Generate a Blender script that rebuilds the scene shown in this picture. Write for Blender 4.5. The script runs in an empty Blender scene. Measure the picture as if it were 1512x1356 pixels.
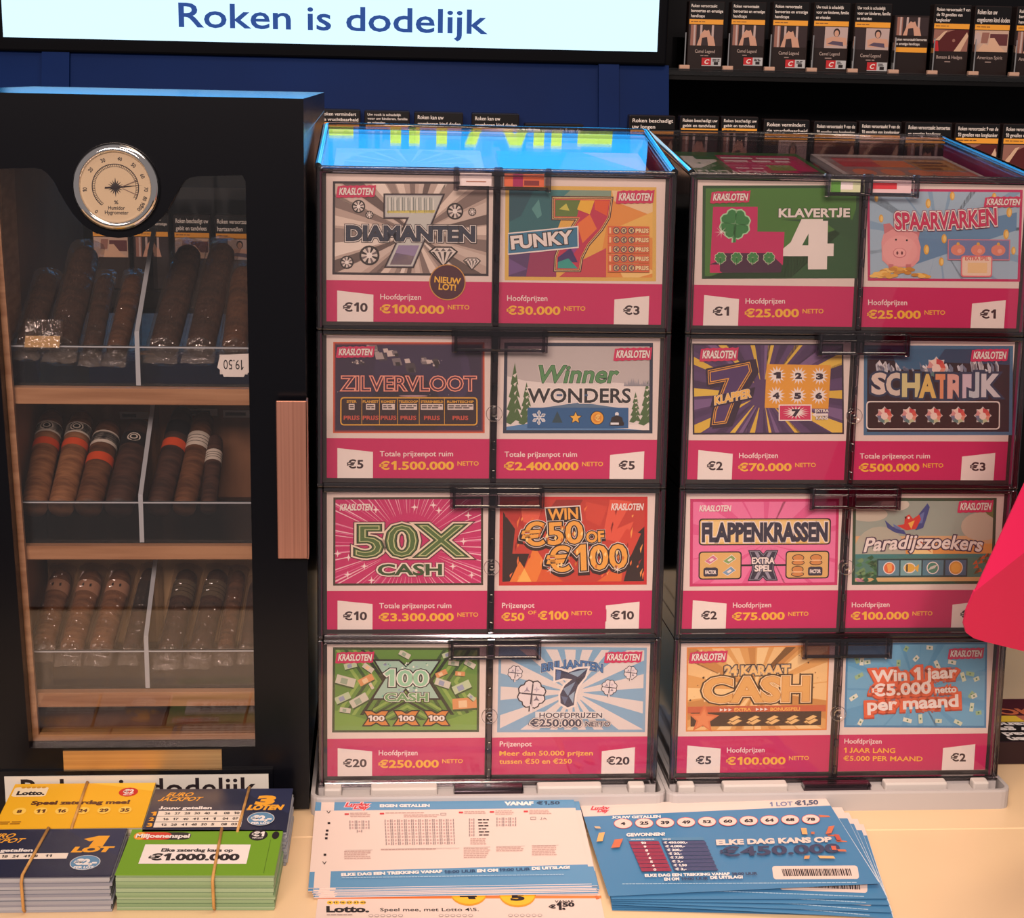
import bpy, bmesh, math, random
from mathutils import Matrix, Vector
from mathutils.geometry import tessellate_polygon
random.seed(7)
S = bpy.context.scene
COLL = S.collection
PI = math.pi

# ------------------------------------------------------------------ camera, world, lamps, exposure
cam_d = bpy.data.cameras.new('camera')
cam_d.sensor_fit = 'HORIZONTAL'; cam_d.sensor_width = 36.0
cam_d.lens = 2450 / 1512 * 36.0
cam_d.clip_start = 0.02; cam_d.clip_end = 30
cam = bpy.data.objects.new('camera', cam_d); COLL.objects.link(cam)
_r = Vector((0.99724874, -0.07050769, 0.02288253)); _u = Vector((-0.00443515, 0.25138434, 0.96787718)); _f = Vector((0.07399509, 0.96531579, -0.25038))
cam.matrix_world = Matrix(((_r.x, _u.x, -_f.x, 0.05101073), (_r.y, _u.y, -_f.y, -1.30784622), (_r.z, _u.z, -_f.z, 0.61931182), (0, 0, 0, 1)))
S.camera = cam

S.view_settings.view_transform = 'Standard'; S.view_settings.look = 'None'
S.view_settings.gamma = 1.0; S.view_settings.use_curve_mapping = False
S.view_settings.exposure = 0.0
S.cycles.transparent_max_bounces = 40

world = bpy.data.worlds.new('shop_air'); S.world = world; world.use_nodes = True
world.node_tree.nodes['Background'].inputs[0].default_value = (0.95, 0.84, 0.82, 1)
world.node_tree.nodes['Background'].inputs[1].default_value = 0.28

def area(name, loc, target, sx, sy, power, colour):
    d = bpy.data.lights.new(name, 'AREA'); d.shape = 'RECTANGLE'; d.size = sx; d.size_y = sy
    d.energy = power; d.color = colour
    o = bpy.data.objects.new(name, d); COLL.objects.link(o); o.location = loc
    o.rotation_euler = (Vector(target) - Vector(loc)).to_track_quat('-Z', 'Y').to_euler()
    return o
WARM = (1.0, 0.74, 0.54)
area('ceiling_lamp', (0.25, -0.25, 1.55), (0.2, -0.2, 0), 0.9, 0.25, 8.5, WARM)
area('ceiling_lamp', (-0.35, -2.7, 1.55), (0.15, 0.0, 0.2), 1.4, 0.5, 84.0, (1.0, 0.78, 0.68))
sd = bpy.data.lights.new('added_spot', 'SPOT'); sd.energy = 165; sd.color = (1.0, .84, .76); sd.spot_size = math.radians(15); sd.spot_blend = 1.0; sd.shadow_soft_size = .08  # added spot, brightens the lower poster rows
so = bpy.data.objects.new('added_spot', sd); COLL.objects.link(so); so.location = (.30, -2.4, 1.75)
so.rotation_euler = (Vector((.28, -.02, .02)) - so.location).to_track_quat('-Z', 'Y').to_euler()
area('ceiling_lamp', (0.75, -0.1, 1.75), (0.75, 1.1, 0.6), 0.5, 0.2, 3.0, (1.0, 0.8, 0.66))

# ------------------------------------------------------------------ materials
def lin(c):
    return tuple(((v / 255) / 12.92 if v / 255 <= .04045 else ((v / 255 + .055) / 1.055) ** 2.4) for v in c) + (1,)
_m = {}
def mat_new(name):
    m = bpy.data.materials.new(name); m.use_nodes = True
    return m, m.node_tree, m.node_tree.nodes, m.node_tree.nodes['Principled BSDF']
def col(r, g, b, rough=.55, metal=0.0, emit=0.0, spec=.35):
    k = (r, g, b, rough, metal, emit, spec)
    if k not in _m:
        m, t, n, p = mat_new('print_%02x%02x%02x' % (r, g, b))
        p.inputs['Base Color'].default_value = lin((r, g, b))
        p.inputs['Roughness'].default_value = rough; p.inputs['Metallic'].default_value = metal
        p.inputs['Specular IOR Level'].default_value = spec
        if emit:
            p.inputs['Emission Color'].default_value = lin((r, g, b)); p.inputs['Emission Strength'].default_value = emit
        _m[k] = m
    return _m[k]
def noisy(name, c1, c2, scale=(10, 10, 10), rough=.5, metal=0.0, detail=4, bump=0.0, lo=.35, hi=.65, spec=.4):
    m, t, n, p = mat_new(name)
    tc = n.new('ShaderNodeTexCoord'); mp = n.new('ShaderNodeMapping'); mp.inputs['Scale'].default_value = scale
    nz = n.new('ShaderNodeTexNoise'); nz.inputs['Scale'].default_value = 1.0; nz.inputs['Detail'].default_value = detail
    cr = n.new('ShaderNodeValToRGB'); cr.color_ramp.elements[0].color = lin(c1); cr.color_ramp.elements[1].color = lin(c2)
    cr.color_ramp.elements[0].position = lo; cr.color_ramp.elements[1].position = hi
    L = t.links.new
    L(tc.outputs['Object'], mp.inputs['Vector']); L(mp.outputs['Vector'], nz.inputs['Vector'])
    L(nz.outputs['Fac'], cr.inputs['Fac']); L(cr.outputs['Color'], p.inputs['Base Color'])
    p.inputs['Roughness'].default_value = rough; p.inputs['Metallic'].default_value = metal
    p.inputs['Specular IOR Level'].default_value = spec
    if bump:
        b = n.new('ShaderNodeBump'); b.inputs['Strength'].default_value = bump; b.inputs['Distance'].default_value = .001
        L(nz.outputs['Fac'], b.inputs['Height']); L(b.outputs['Normal'], p.inputs['Normal'])
    return m
def clear(name, tint=(1, 1, 1), rough=.02, ior=1.46, gain=1.0, bump=0.0, bscale=60):
    """thin clear sheet: tinted see-through plus a Fresnel gloss"""
    m, t, n, p = mat_new(name); n.remove(p)
    out = n['Material Output']; tr = n.new('ShaderNodeBsdfTransparent'); tr.inputs['Color'].default_value = (*tint, 1)
    gl = n.new('ShaderNodeBsdfGlossy'); gl.inputs['Roughness'].default_value = rough
    fr = n.new('ShaderNodeFresnel'); fr.inputs['IOR'].default_value = ior
    mx = n.new('ShaderNodeMixShader'); L = t.links.new
    f = fr.outputs['Fac']
    if gain != 1.0:
        mm = n.new('ShaderNodeMath'); mm.operation = 'MULTIPLY'; mm.inputs[1].default_value = gain; mm.use_clamp = True
        L(f, mm.inputs[0]); f = mm.outputs[0]
    if bump:
        tc = n.new('ShaderNodeTexCoord'); nz = n.new('ShaderNodeTexNoise'); nz.inputs['Scale'].default_value = bscale; nz.inputs['Detail'].default_value = 3
        b = n.new('ShaderNodeBump'); b.inputs['Strength'].default_value = bump; b.inputs['Distance'].default_value = .004
        L(tc.outputs['Object'], nz.inputs['Vector']); L(nz.outputs['Fac'], b.inputs['Height'])
        L(b.outputs['Normal'], gl.inputs['Normal']); L(b.outputs['Normal'], fr.inputs['Normal'])
    L(f, mx.inputs['Fac']); L(tr.outputs[0], mx.inputs[1]); L(gl.outputs[0], mx.inputs[2]); L(mx.outputs[0], out.inputs['Surface'])
    return m
def refr(name, tint, rough=.03):
    m, t, n, p = mat_new(name)
    p.inputs['Base Color'].default_value = (*tint, 1); p.inputs['Transmission Weight'].default_value = 1.0
    p.inputs['Roughness'].default_value = rough; p.inputs['IOR'].default_value = 1.46
    return m
def emitter(name, c, s):
    m, t, n, p = mat_new(name); n.remove(p)
    e = n.new('ShaderNodeEmission'); e.inputs['Color'].default_value = (*c, 1); e.inputs['Strength'].default_value = s
    t.links.new(e.outputs[0], n['Material Output'].inputs['Surface'])
    return m

PAPER = col(226, 212, 206, .5); MAGENTA = col(196, 26, 98, .45); INK = col(30, 20, 26)
WHITE = col(236, 228, 224); YELLOW = col(240, 186, 60)
def film(name, fd, fg, flat=False):
    m, t, n, p = mat_new(name); n.remove(p); L = t.links.new; out = n['Material Output']
    tr = n.new('ShaderNodeBsdfTransparent'); tr.inputs['Color'].default_value = (.95, .93, .92, 1)
    df = n.new('ShaderNodeBsdfDiffuse'); df.inputs['Color'].default_value = (.62, .52, .44, 1); gl = n.new('ShaderNodeBsdfGlossy'); gl.inputs['Roughness'].default_value = .12
    tc = n.new('ShaderNodeTexCoord'); nz = n.new('ShaderNodeTexNoise'); nz.inputs['Scale'].default_value = 130; nz.inputs['Detail'].default_value = 3
    b = n.new('ShaderNodeBump'); b.inputs['Strength'].default_value = 1.0; b.inputs['Distance'].default_value = .006
    L(tc.outputs['Object'], nz.inputs['Vector']); L(nz.outputs['Fac'], b.inputs['Height']); L(b.outputs['Normal'], gl.inputs['Normal'])
    m1 = n.new('ShaderNodeMixShader'); m1.inputs['Fac'].default_value = fd; m2 = n.new('ShaderNodeMixShader'); m2.inputs['Fac'].default_value = fg
    if flat:
        gl.inputs['Roughness'].default_value = .02; b.inputs['Strength'].default_value = .04; b.inputs['Distance'].default_value = .0005; fr = n.new('ShaderNodeFresnel'); fr.inputs['IOR'].default_value = 1.46; L(fr.outputs['Fac'], m2.inputs['Fac'])
    L(tr.outputs[0], m1.inputs[1]); L(df.outputs[0], m1.inputs[2]); L(m1.outputs[0], m2.inputs[1]); L(gl.outputs[0], m2.inputs[2]); L(m2.outputs[0], out.inputs['Surface'])
    return m
CLEAR = film('clear_cover', .014, .0, True)  # thin diffuse veil in the cover stands for hazy reflections
LIDCLEAR = clear('clear_lid', (.98, .97, .98), .02, 1.5, .62)
RIM = clear('clear_rim', (.66, .63, .67), .10, 1.5, 2.0)
SMOKE = clear('smoky_plastic', (.66, .60, .64), .06, 1.5, 1.6)
ACRYL = clear('tray_acrylic', (.86, .86, .86), .03, 1.45, 1.0)
EDGEGLINT = col(176, 182, 190, .25, 0, 0, .6)  # bright reflection along acrylic edges put into an opaque pale colour
DOORGLASS = clear('door_glass', (.95, .93, .92), .01, 1.5, 1.1)
WRAP = film('cellophane', .05, .17); WRAPFOOT = film('cellophane_foot', .34, .20)
SIDE = noisy('magenta_side', (196, 50, 124), (160, 38, 100), (14, 14, 14), .35)
TRAYGREY = col(176, 170, 168, .45); TRAYLIGHT = col(196, 188, 182, .45)
BLACKLAC = col(6, 7, 13, .25, 0, 0, .2)
BLACKMATT = col(7, 8, 13, .6, 0, 0, .06)
CHROME = col(225, 222, 220, .06, 1.0)
COPPER = noisy('brushed_handle', (196, 142, 124), (176, 124, 106), (500, 500, 3), .38, .9)
BRASS = noisy('brushed_plate', (206, 172, 122), (186, 150, 104), (3, 500, 500), .34, .9)
WOOD = noisy('oak_board', (178, 134, 98), (150, 106, 72), (9, 40, 160), .5, 0, 5, .05)
WOODDARK = noisy('oak_lining', (150, 104, 70), (118, 78, 50), (40, 9, 9), .55, 0, 5)
LEAFS = [noisy('leaf_brown', (112, 74, 50), (70, 44, 28), (60, 60, 260), .6, 0, 6, .3),
         noisy('leaf_tan', (150, 104, 70), (104, 68, 44), (60, 60, 260), .6, 0, 6, .3),
         noisy('leaf_dark', (78, 52, 42), (44, 30, 24), (60, 60, 260), .6, 0, 6, .3)]
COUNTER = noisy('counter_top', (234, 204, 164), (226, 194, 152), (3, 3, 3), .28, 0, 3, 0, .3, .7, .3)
BACKWALL = noisy('back_wall', (9, 11, 18), (7, 9, 14), (4, 4, 4), .5, spec=.15)
SHELFBLACK = col(8, 8, 10, .45, 0, 0, .2)
FLOORM = noisy('floor_tiles', (84, 78, 74), (66, 60, 56), (4, 4, 4), .5)
RUBBER = noisy('rubber', (206, 158, 92), (180, 130, 68), (80, 80, 80), .6)

# ------------------------------------------------------------------ mesh building
class M:
    def __init__(s): s.v = []; s.f = []; s.mi = []; s.sm = []; s.mats = []; s.X = Matrix()
    def mid(s, m):
        if m not in s.mats: s.mats.append(m)
        return s.mats.index(m)
    def add(s, vs, fs, m, smooth=False):
        o = len(s.v); i = s.mid(m)
        s.v += [tuple(s.X @ Vector(p)) for p in vs]
        for f in fs: s.f.append(tuple(o + k for k in f)); s.mi.append(i); s.sm.append(smooth)
        return s
    def box(s, x0, x1, y0, y1, z0, z1, m, bev=0.0, seg=2):
        if not bev:
            vs = [(x, y, z) for z in (z0, z1) for y in (y0, y1) for x in (x0, x1)]
            return s.add(vs, [(0, 2, 3, 1), (4, 5, 7, 6), (0, 1, 5, 4), (2, 6, 7, 3), (0, 4, 6, 2), (1, 3, 7, 5)], m)
        b = bmesh.new(); bmesh.ops.create_cube(b, size=1)
        for q in b.verts: q.co = Vector(((x0 + x1) / 2 + q.co.x * (x1 - x0), (y0 + y1) / 2 + q.co.y * (y1 - y0), (z0 + z1) / 2 + q.co.z * (z1 - z0)))
        bmesh.ops.bevel(b, geom=b.edges[:], offset=bev, segments=seg, affect='EDGES', profile=.5)
        b.verts.index_update()
        s.add([q.co for q in b.verts], [tuple(q.index for q in f.verts) for f in b.faces], m, False); b.free(); return s
    def prism(s, poly, axis, a, b, m, ms=None):
        """poly of 2D points pushed along an axis from a to b"""
        n = len(poly)
        def P(p, t): return {'x': (t, p[0], p[1]), 'y': (p[0], t, p[1]), 'z': (p[0], p[1], t)}[axis]
        vs = [P(p, a) for p in poly] + [P(p, b) for p in poly]
        s.add(vs, [tuple(range(n)), tuple(range(2 * n - 1, n - 1, -1))], m)
        return s.add(vs, [(k, (k + 1) % n, n + (k + 1) % n, n + k) for k in range(n)], ms or m)
    def holed(s, outer, hole, y0, y1, m):
        loops = [[Vector((p[0], p[1], 0)) for p in outer], [Vector((p[0], p[1], 0)) for p in hole]]
        tris = tessellate_polygon(loops); pts = outer + hole; no, nh = len(outer), len(hole)
        for y in (y0, y1): s.add([(p[0], y, p[1]) for p in pts], [tuple(t) for t in tris], m)
        for base, k, n in ((outer, 0, no), (hole, 0, nh)):
            vs = [(p[0], y0, p[1]) for p in base] + [(p[0], y1, p[1]) for p in base]
            s.add(vs, [(i, (i + 1) % n, n + (i + 1) % n, n + i) for i in range(n)], m)
        return s
    def tube(s, path, r, m, n=8, closed=False, caps=True):
        P = [Vector(p) for p in path]; k = len(P); rs = r if isinstance(r, (list, tuple)) else [r] * k
        vs = []; up = None
        for i in range(k):
            a = P[(i - 1) % k] if (closed or i > 0) else P[i]; b = P[(i + 1) % k] if (closed or i < k - 1) else P[i]
            t = (b - a).normalized()
            if up is None:
                up = t.orthogonal().normalized()
            up = (up - t * up.dot(t)).normalized(); w = t.cross(up)
            vs += [P[i] + (up * math.cos(2 * PI * j / n) + w * math.sin(2 * PI * j / n)) * rs[i] for j in range(n)]
        fs = []
        for i in range(k if closed else k - 1):
            for j in range(n):
                a, b = i * n, ((i + 1) % k) * n
                fs.append((a + j, a + (j + 1) % n, b + (j + 1) % n, b + j))
        s.add(vs, fs, m, True)
        if caps and not closed: s.add(vs, [tuple(range(n - 1, -1, -1)), tuple(range((k - 1) * n, k * n))], m)
        return s
    def lathe(s, prof, n, m, axis='z', smooth=True):
        vs = []; k = len(prof)
        for r, h in prof:
            for j in range(n):
                c, d = r * math.cos(2 * PI * j / n), r * math.sin(2 * PI * j / n)
                vs.append({'z': (c, d, h), 'y': (c, h, d), 'x': (h, c, d)}[axis])
        fs = [(i * n + j, i * n + (j + 1) % n, (i + 1) * n + (j + 1) % n, (i + 1) * n + j) for i in range(k - 1) for j in range(n)]
        return s.add(vs, fs, m, smooth)
    def build(s, name, parent=None, loc=None, rot=None):
        me = bpy.data.meshes.new(name); me.from_pydata(s.v, [], s.f)
        for m in s.mats: me.materials.append(m)
        me.polygons.foreach_set('material_index', s.mi); me.polygons.foreach_set('use_smooth', s.sm); me.update()
        o = bpy.data.objects.new(name, me); COLL.objects.link(o)
        if parent: o.parent = parent
        if loc: o.location = loc
        if rot: o.rotation_euler = rot
        return o
def tag(o, label=None, cat=None, group=None, kind=None):
    if label: o['label'] = label
    if cat: o['category'] = cat
    if group: o['group'] = group
    if kind: o['kind'] = kind
    return o
def thing(name, label, cat, loc=(0, 0, 0), rot=(0, 0, 0), group=None):
    o = bpy.data.objects.new(name, None); COLL.objects.link(o); o.empty_display_size = .02
    o.location = loc; o.rotation_euler = rot
    return tag(o, label, cat, group)
def structure(o): o['kind'] = 'structure'; return o
def copy_tree(o, parent=None):
    c = o.copy(); COLL.objects.link(c)
    if parent: c.parent = parent
    for ch in list(o.children): copy_tree(ch, c)
    return c

# ------------------------------------------------------------------ flat printing (real thin layers of ink on a sheet)
_g = {}; _c = {}; _w = {}
ONE = [(.075, .545), (.25, .729), (.355, .729), (.355, 0), (.245, 0), (.245, .575), (.135, .465)]
JAY = [(.17, .729), (.285, .729), (.285, .20), (.26, .08), (.19, 0), (.09, -.012), (.0, .015), (.0, .125), (.07, .098), (.13, .115), (.163, .16), (.17, .22)]
def off7(P, d):
    """grow an outline by d"""
    n = len(P); ar = sum(P[i - 1][0] * P[i][1] - P[i][0] * P[i - 1][1] for i in range(n)); sg = 1 if ar > 0 else -1; Q = []
    for i in range(n):
        a, b, c = Vector(P[i - 1]), Vector(P[i]), Vector(P[(i + 1) % n]); u = (b - a).normalized(); v = (c - b).normalized()
        n1 = Vector((u.y, -u.x)) * sg; n2 = Vector((v.y, -v.x)) * sg; k = 1 + n1.dot(n2)
        Q.append(tuple(b + (n1 + n2) * (d / max(k, .35))))
    return Q
def _outline(t, off):
    c = bpy.data.curves.new('t', 'FONT'); c.body = t; c.offset = off; c.fill_mode = 'FRONT'; c.resolution_u = 3
    o = bpy.data.objects.new('t', c); me = o.to_mesh()
    r = ([(v.co.x, v.co.y) for v in me.vertices], [tuple(p.vertices) for p in me.polygons])
    o.to_mesh_clear(); bpy.data.objects.remove(o); bpy.data.curves.remove(c)
    return r
def _wide(t):
    if t not in _w:
        v = _outline(t, 0)[0]; _w[t] = max(p[0] for p in v) - min(p[0] for p in v)
    return _w[t]
def _char(ch, off):
    k = (ch, off)
    if k not in _c:
        own = {'1': ONE, 'J': JAY}.get(ch)
        if own:
            P = off7(own, off) if off else own
            _c[k] = (P, [tuple(q) for q in tessellate_polygon([[Vector((p[0], p[1], 0)) for p in own]])])
        else: _c[k] = _outline(ch, off) if ch != ' ' else ([], [])
    return _c[k]
def _adv(ch):
    if ch == '1': return .46
    if ch == 'J': return .38
    return _wide('H' + ch + 'H') - _wide('HH')
def glyphs(t, off):
    k = (t, round(off, 3))
    if k not in _g:
        V, F, x = [], [], 0.0
        for ch in t:
            v, f = _char(ch, k[1]); o = len(V); V += [(p[0] + x, p[1]) for p in v]; F += [tuple(o + q for q in g) for g in f]; x += _adv(ch)
        _g[k] = (V, F)
    return _g[k]
def clip_poly(P, box):
    x0, y0, x1, y1 = box
    for ax, lim, sg in ((0, x0, 1), (0, x1, -1), (1, y0, 1), (1, y1, -1)):
        Q = []
        for i in range(len(P)):
            a, b = P[i - 1], P[i]; ia, ib = (a[ax] - lim) * sg >= 0, (b[ax] - lim) * sg >= 0
            if ia != ib:
                t = (lim - a[ax]) / (b[ax] - a[ax]); Q.append((a[0] + t * (b[0] - a[0]), a[1] + t * (b[1] - a[1])))
            if ib: Q.append(b)
        P = Q
        if not P: break
    return P
DZ = 2.2e-5
UPRIGHT = Matrix(((1, 0, 0, 0), (0, 0, -1, 0), (0, 1, 0, 0), (0, 0, 0, 1)))
FLAT = Matrix()
class Art(M):
    """ink drawn in design units; q = the sheet's corners TL, TR, BR, BL in those units, w x h its size in metres"""
    def __init__(s, q, w, h, X=UPRIGHT, layer=1):
        M.__init__(s); s.q = q; s.w = w; s.h = h; s.X = X; s.l = layer; s.hold = False; s.box = None
    def uv(s, p):
        (ax, ay), (bx, by), (cx, cy), (dx, dy) = s.q; x, y = p
        f = (x - ax) / (bx - ax); yt = ay + (by - ay) * f; yb = dy + (cy - dy) * f
        t = (y - yt) / (yb - yt); xl = ax + (dx - ax) * t; xr = bx + (cx - bx) * t
        return ((x - xl) / (xr - xl) * s.w, (1 - t) * s.h)
    def px(s, u, v):
        (ax, ay), (bx, by), (cx, cy), (dx, dy) = s.q; t = 1 - v
        return ((ax + (bx - ax) * u) * (1 - t) + (dx + (cx - dx) * u) * t, (ay + (by - ay) * u) * (1 - t) + (dy + (cy - dy) * u) * t)
    def put(s, pts, faces, m):
        s.add([(*s.uv(p), s.l * DZ) for p in pts], faces, m)
        if not s.hold: s.l += 1
        return s
    def poly(s, pts, m):
        if s.box: pts = clip_poly(list(pts), s.box)
        if len(pts) > 2: s.put(pts, [tuple(range(len(pts)))], m)
        return s
    def rect(s, x0, y0, x1, y1, m): return s.poly([(x0, y0), (x1, y0), (x1, y1), (x0, y1)], m)
    def nrect(s, u0, v0, u1, v1, m): return s.put([s.px(u0, v0), s.px(u1, v0), s.px(u1, v1), s.px(u0, v1)], [(0, 1, 2, 3)], m)
    def npoly(s, pts, m): return s.put([s.px(*p) for p in pts], [tuple(range(len(pts)))], m)
    def frame(s, x0, y0, x1, y1, t, m):
        s.put([(x0, y0), (x1, y0), (x1, y1), (x0, y1), (x0 + t, y0 + t), (x1 - t, y0 + t), (x1 - t, y1 - t), (x0 + t, y1 - t)],
              [(0, 1, 5, 4), (1, 2, 6, 5), (2, 3, 7, 6), (3, 0, 4, 7)], m); return s
    def rrect(s, x0, y0, x1, y1, r, m):
        P = []
        for cx, cy, a in ((x1 - r, y0 + r, -90), (x1 - r, y1 - r, 0), (x0 + r, y1 - r, 90), (x0 + r, y0 + r, 180)):
            P += [(cx + r * math.cos(math.radians(a + k * 30)), cy + r * math.sin(math.radians(a + k * 30))) for k in range(4)]
        return s.poly(P, m)
    def circ(s, cx, cy, rx, m, ry=None, n=20):
        ry = ry or rx
        return s.poly([(cx + rx * math.cos(2 * PI * k / n), cy + ry * math.sin(2 * PI * k / n)) for k in range(n)], m)
    def star(s, cx, cy, ro, ri, n, m, rot=-90, sy=1):
        P = []
        for k in range(2 * n):
            a = math.radians(rot) + PI * k / n; r = ro if k % 2 == 0 else ri
            P.append((cx + r * math.cos(a), cy + r * sy * math.sin(a)))
        c = [(cx, cy)] + P
        return s.put(c, [(0, 1 + k, 1 + (k + 1) % (2 * n)) for k in range(2 * n)], m)
    def rays(s, cx, cy, ms, n, R=900, frac=.5, jit=0.0, r0=0):
        h = s.hold; s.hold = True
        for k in range(n):
            a = 2 * PI * (k + random.uniform(-jit, jit)) / n; d = PI / n * frac * (1 + random.uniform(-jit, jit))
            p = [(cx + R * math.cos(a - d), cy + R * math.sin(a - d)), (cx + R * math.cos(a + d), cy + R * math.sin(a + d))]
            if r0: p = [(cx + r0 * math.cos(a + d * .3), cy + r0 * math.sin(a + d * .3)), (cx + r0 * math.cos(a - d * .3), cy + r0 * math.sin(a - d * .3))] + p
            else: p = [(cx, cy)] + p
            s.poly(p, ms[k % len(ms)])
        s.hold = h
        if not h: s.l += 1
        return s
    def line(s, p, q, w, m):
        d = Vector((q[0] - p[0], q[1] - p[1])).normalized(); n = (-d.y * w / 2, d.x * w / 2)
        return s.poly([(p[0] + n[0], p[1] + n[1]), (q[0] + n[0], q[1] + n[1]), (q[0] - n[0], q[1] - n[1]), (p[0] - n[0], p[1] - n[1])], m)
    def text(s, t, x0, x1, yb, cap, m, bold=.0, out=(), sh=0.0, rot=0.0, bend=0.0, flip=False):
        """t set so that it fills x0..x1 on base line yb with capitals cap high"""
        base, _ = glyphs(t, 0.0); bx0 = min(p[0] for p in base); bx1 = max(p[0] for p in base)
        sx = (x1 - x0) / max(bx1 - bx0, 1e-6); sy = cap / .729; W = x1 - x0
        ca, sa = math.cos(math.radians(rot)), math.sin(math.radians(rot))
        for off, mm in list(out) + [(bold, m)]:
            vs, fs = glyphs(t, off); P = []
            for gx, gy in vs:
                X = (gx - bx0) * sx; Y = gy * sy
                if bend: Y += bend * ((X / W - .5) ** 2) * 4
                X += sh * Y
                X, Y = X * ca - Y * sa, X * sa + Y * ca
                if flip: X, Y = W - X, cap - Y
                P.append((x0 + X, yb - Y))
            s.put(P, fs, mm)
        return s
    def lines(s, x0, x1, y0, dy, n, th, m, rag=.25):
        h = s.hold; s.hold = True
        for k in range(n):
            x = x0
            e = x1 - (x1 - x0) * rag * random.random()
            while x < e - 2 * th:
                w = random.uniform(2.5, 7) * th; s.rect(x, y0 + k * dy, min(x + w, e), y0 + k * dy + th, m); x += w + .8 * th
        s.hold = h
        if not h: s.l += 1
        return s
# ------------------------------------------------------------------ the setting
ZC = -0.022                                    # counter top
m = M(); m.box(-2.2, 2.6, -3.2, 1.45, -1.02, -.98, FLOORM); structure(m.build('floor'))
m = M(); m.box(-2.2, 2.6, 1.36, 1.45, -.98, 2.1, BACKWALL); structure(m.build('wall_back'))

c = thing('sales_counter', 'cream coloured shop counter carrying the ticket dispensers and paper slips', 'counter', (0, 0, -.98))
m = M(); m.X = Matrix.Translation((0, 0, .98))
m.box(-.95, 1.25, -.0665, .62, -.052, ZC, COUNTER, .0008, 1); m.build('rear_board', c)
m = M(); m.X = Matrix.Translation((0, 0, .98))
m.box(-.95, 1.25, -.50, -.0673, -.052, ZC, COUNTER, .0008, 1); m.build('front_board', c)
m = M(); m.X = Matrix.Translation((0, 0, .98))
m.box(-.90, 1.20, -.44, .58, -.98, -.052, noisy('counter_front', (120, 92, 70), (104, 78, 58), (4, 4, 4), .5)); m.build('body', c)

# ---- tobacco shelving behind the counter
u = thing('shelf_unit', 'black tobacco shelving unit standing along the back wall behind the counter', 'shelves', (0.3, 1.2, -.98))
UX = Matrix.Translation((-.3, -1.2, .98))
def upart(name, f, mt=SHELFBLACK):
    m = M(); m.X = UX; f(m, mt); return m.build(name, u)
upart('back_panel', lambda m, k: m.box(-1.05, 2.0, 1.325, 1.355, -.98, 1.30, k), BACKWALL)
upart('side_panel', lambda m, k: m.box(-1.07, -1.05, .97, 1.355, -.98, 1.30, k))
upart('side_panel', lambda m, k: m.box(2.0, 2.02, .97, 1.355, -.98, 1.30, k))
upart('shelf', lambda m, k: m.box(.436, 2.0, 1.05, 1.325, .5575, .5695, k))
upart('shelf', lambda m, k: m.box(-1.05, 2.0, .935, 1.325, .392, .4075, k))
upart('shelf', lambda m, k: m.box(-1.05, 2.0, .935, 1.325, .252, .268, k))
upart('plinth', lambda m, k: m.box(-1.05, 2.0, .95, 1.325, -.98, .18, k))
GLOWBLUE = noisy('screen_glow_blue', (2, 36, 92), (2, 30, 80), (3, 3, 3), .5, spec=.08)  # blue glow below the lit screen put into the base colour
upart('glow_apron', lambda m, k: m.prism([(1.012, .577), (1.03, .577), (1.0, .47), (.982, .47)], 'x', -1.05, .432, k), GLOWBLUE)  # added panel, sloped to catch the screen's blue light
upart('upright_strip', lambda m, k: m.prism([(1.004, .577), (1.010, .577), (.980, .47), (.974, .47)], 'x', -.412, -.376, k), GLOWBLUE)
upart('upright_strip', lambda m, k: m.prism([(1.004, .577), (1.010, .577), (.980, .47), (.974, .47)], 'x', .334, .362, k), GLOWBLUE)
upart('price_rail', lambda m, k: m.box(.436, 2.0, 1.043, 1.0495, .5640, .5735, k), ACRYL)

# ---- lit screen with the health warning at its foot
s = thing('advert_screen', 'wide lit screen with the white smoking warning band above the humidor', 'screen', (0, 1.02, .577))
SX = Matrix.Translation((0, -1.02, -.577))
m = M(); m.X = SX; m.box(-.475, .427, 1.0015, 1.325, .577, 1.06, BLACKMATT, .003); m.build('housing', s)
def lit(z0, z1, m):
    a = Art([(0, -1), (1, -1), (1, 0), (0, 0)], 1, 1); a.X = SX; M.box(a, -.4602, .4128, .9985, 1.001, z0, z1, m)
    a.X = SX @ Matrix.Translation((0, .9984, 0)) @ UPRIGHT; a.l = 2; return a
a = lit(.5948, .668, emitter('screen_white', (.60, .84, 1.0), 1.30))
a.text('Roken is dodelijk', -.2295, .1795, -.6135, .0325, emitter('screen_letters', (.035, .085, .30), 1.0), .012); a.build('warning_band', s)
a = lit(.6685, 1.045, emitter('screen_blue', (.030, .40, 1.0), 3.4))
YEL = emitter('screen_yellow', (.62, .95, .16), 2.8); a.hold = True
R_ = lambda x0, z0, x1, z1: a.rect(x0, -z1, x1, -z0, YEL); Q_ = lambda P: a.poly([(p, -q) for p, q in P], YEL)
for x0, x1, z in ((-.034, .0, .8195), (.051, .066, .829), (.077, .092, .829), (.115, .130, .829), (.251, .266, .829), (.276, .291, .829), (.313, .362, .825)): R_(x0, .790, x1, z)
for x in (.158, .222): Q_([(x + .012, .790), (x + .026, .790), (x + .012, .829), (x - .004, .829)])
Q_([(.17, .79), (.21, .79), (.215, .805), (.165, .805)]); Q_([(.20, .79), (.214, .79), (.232, .829), (.218, .829)])
Q_([(-.045, .880), (.075, .870), (.075, .880), (-.045, .895)])
a.build('picture', s)

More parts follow.
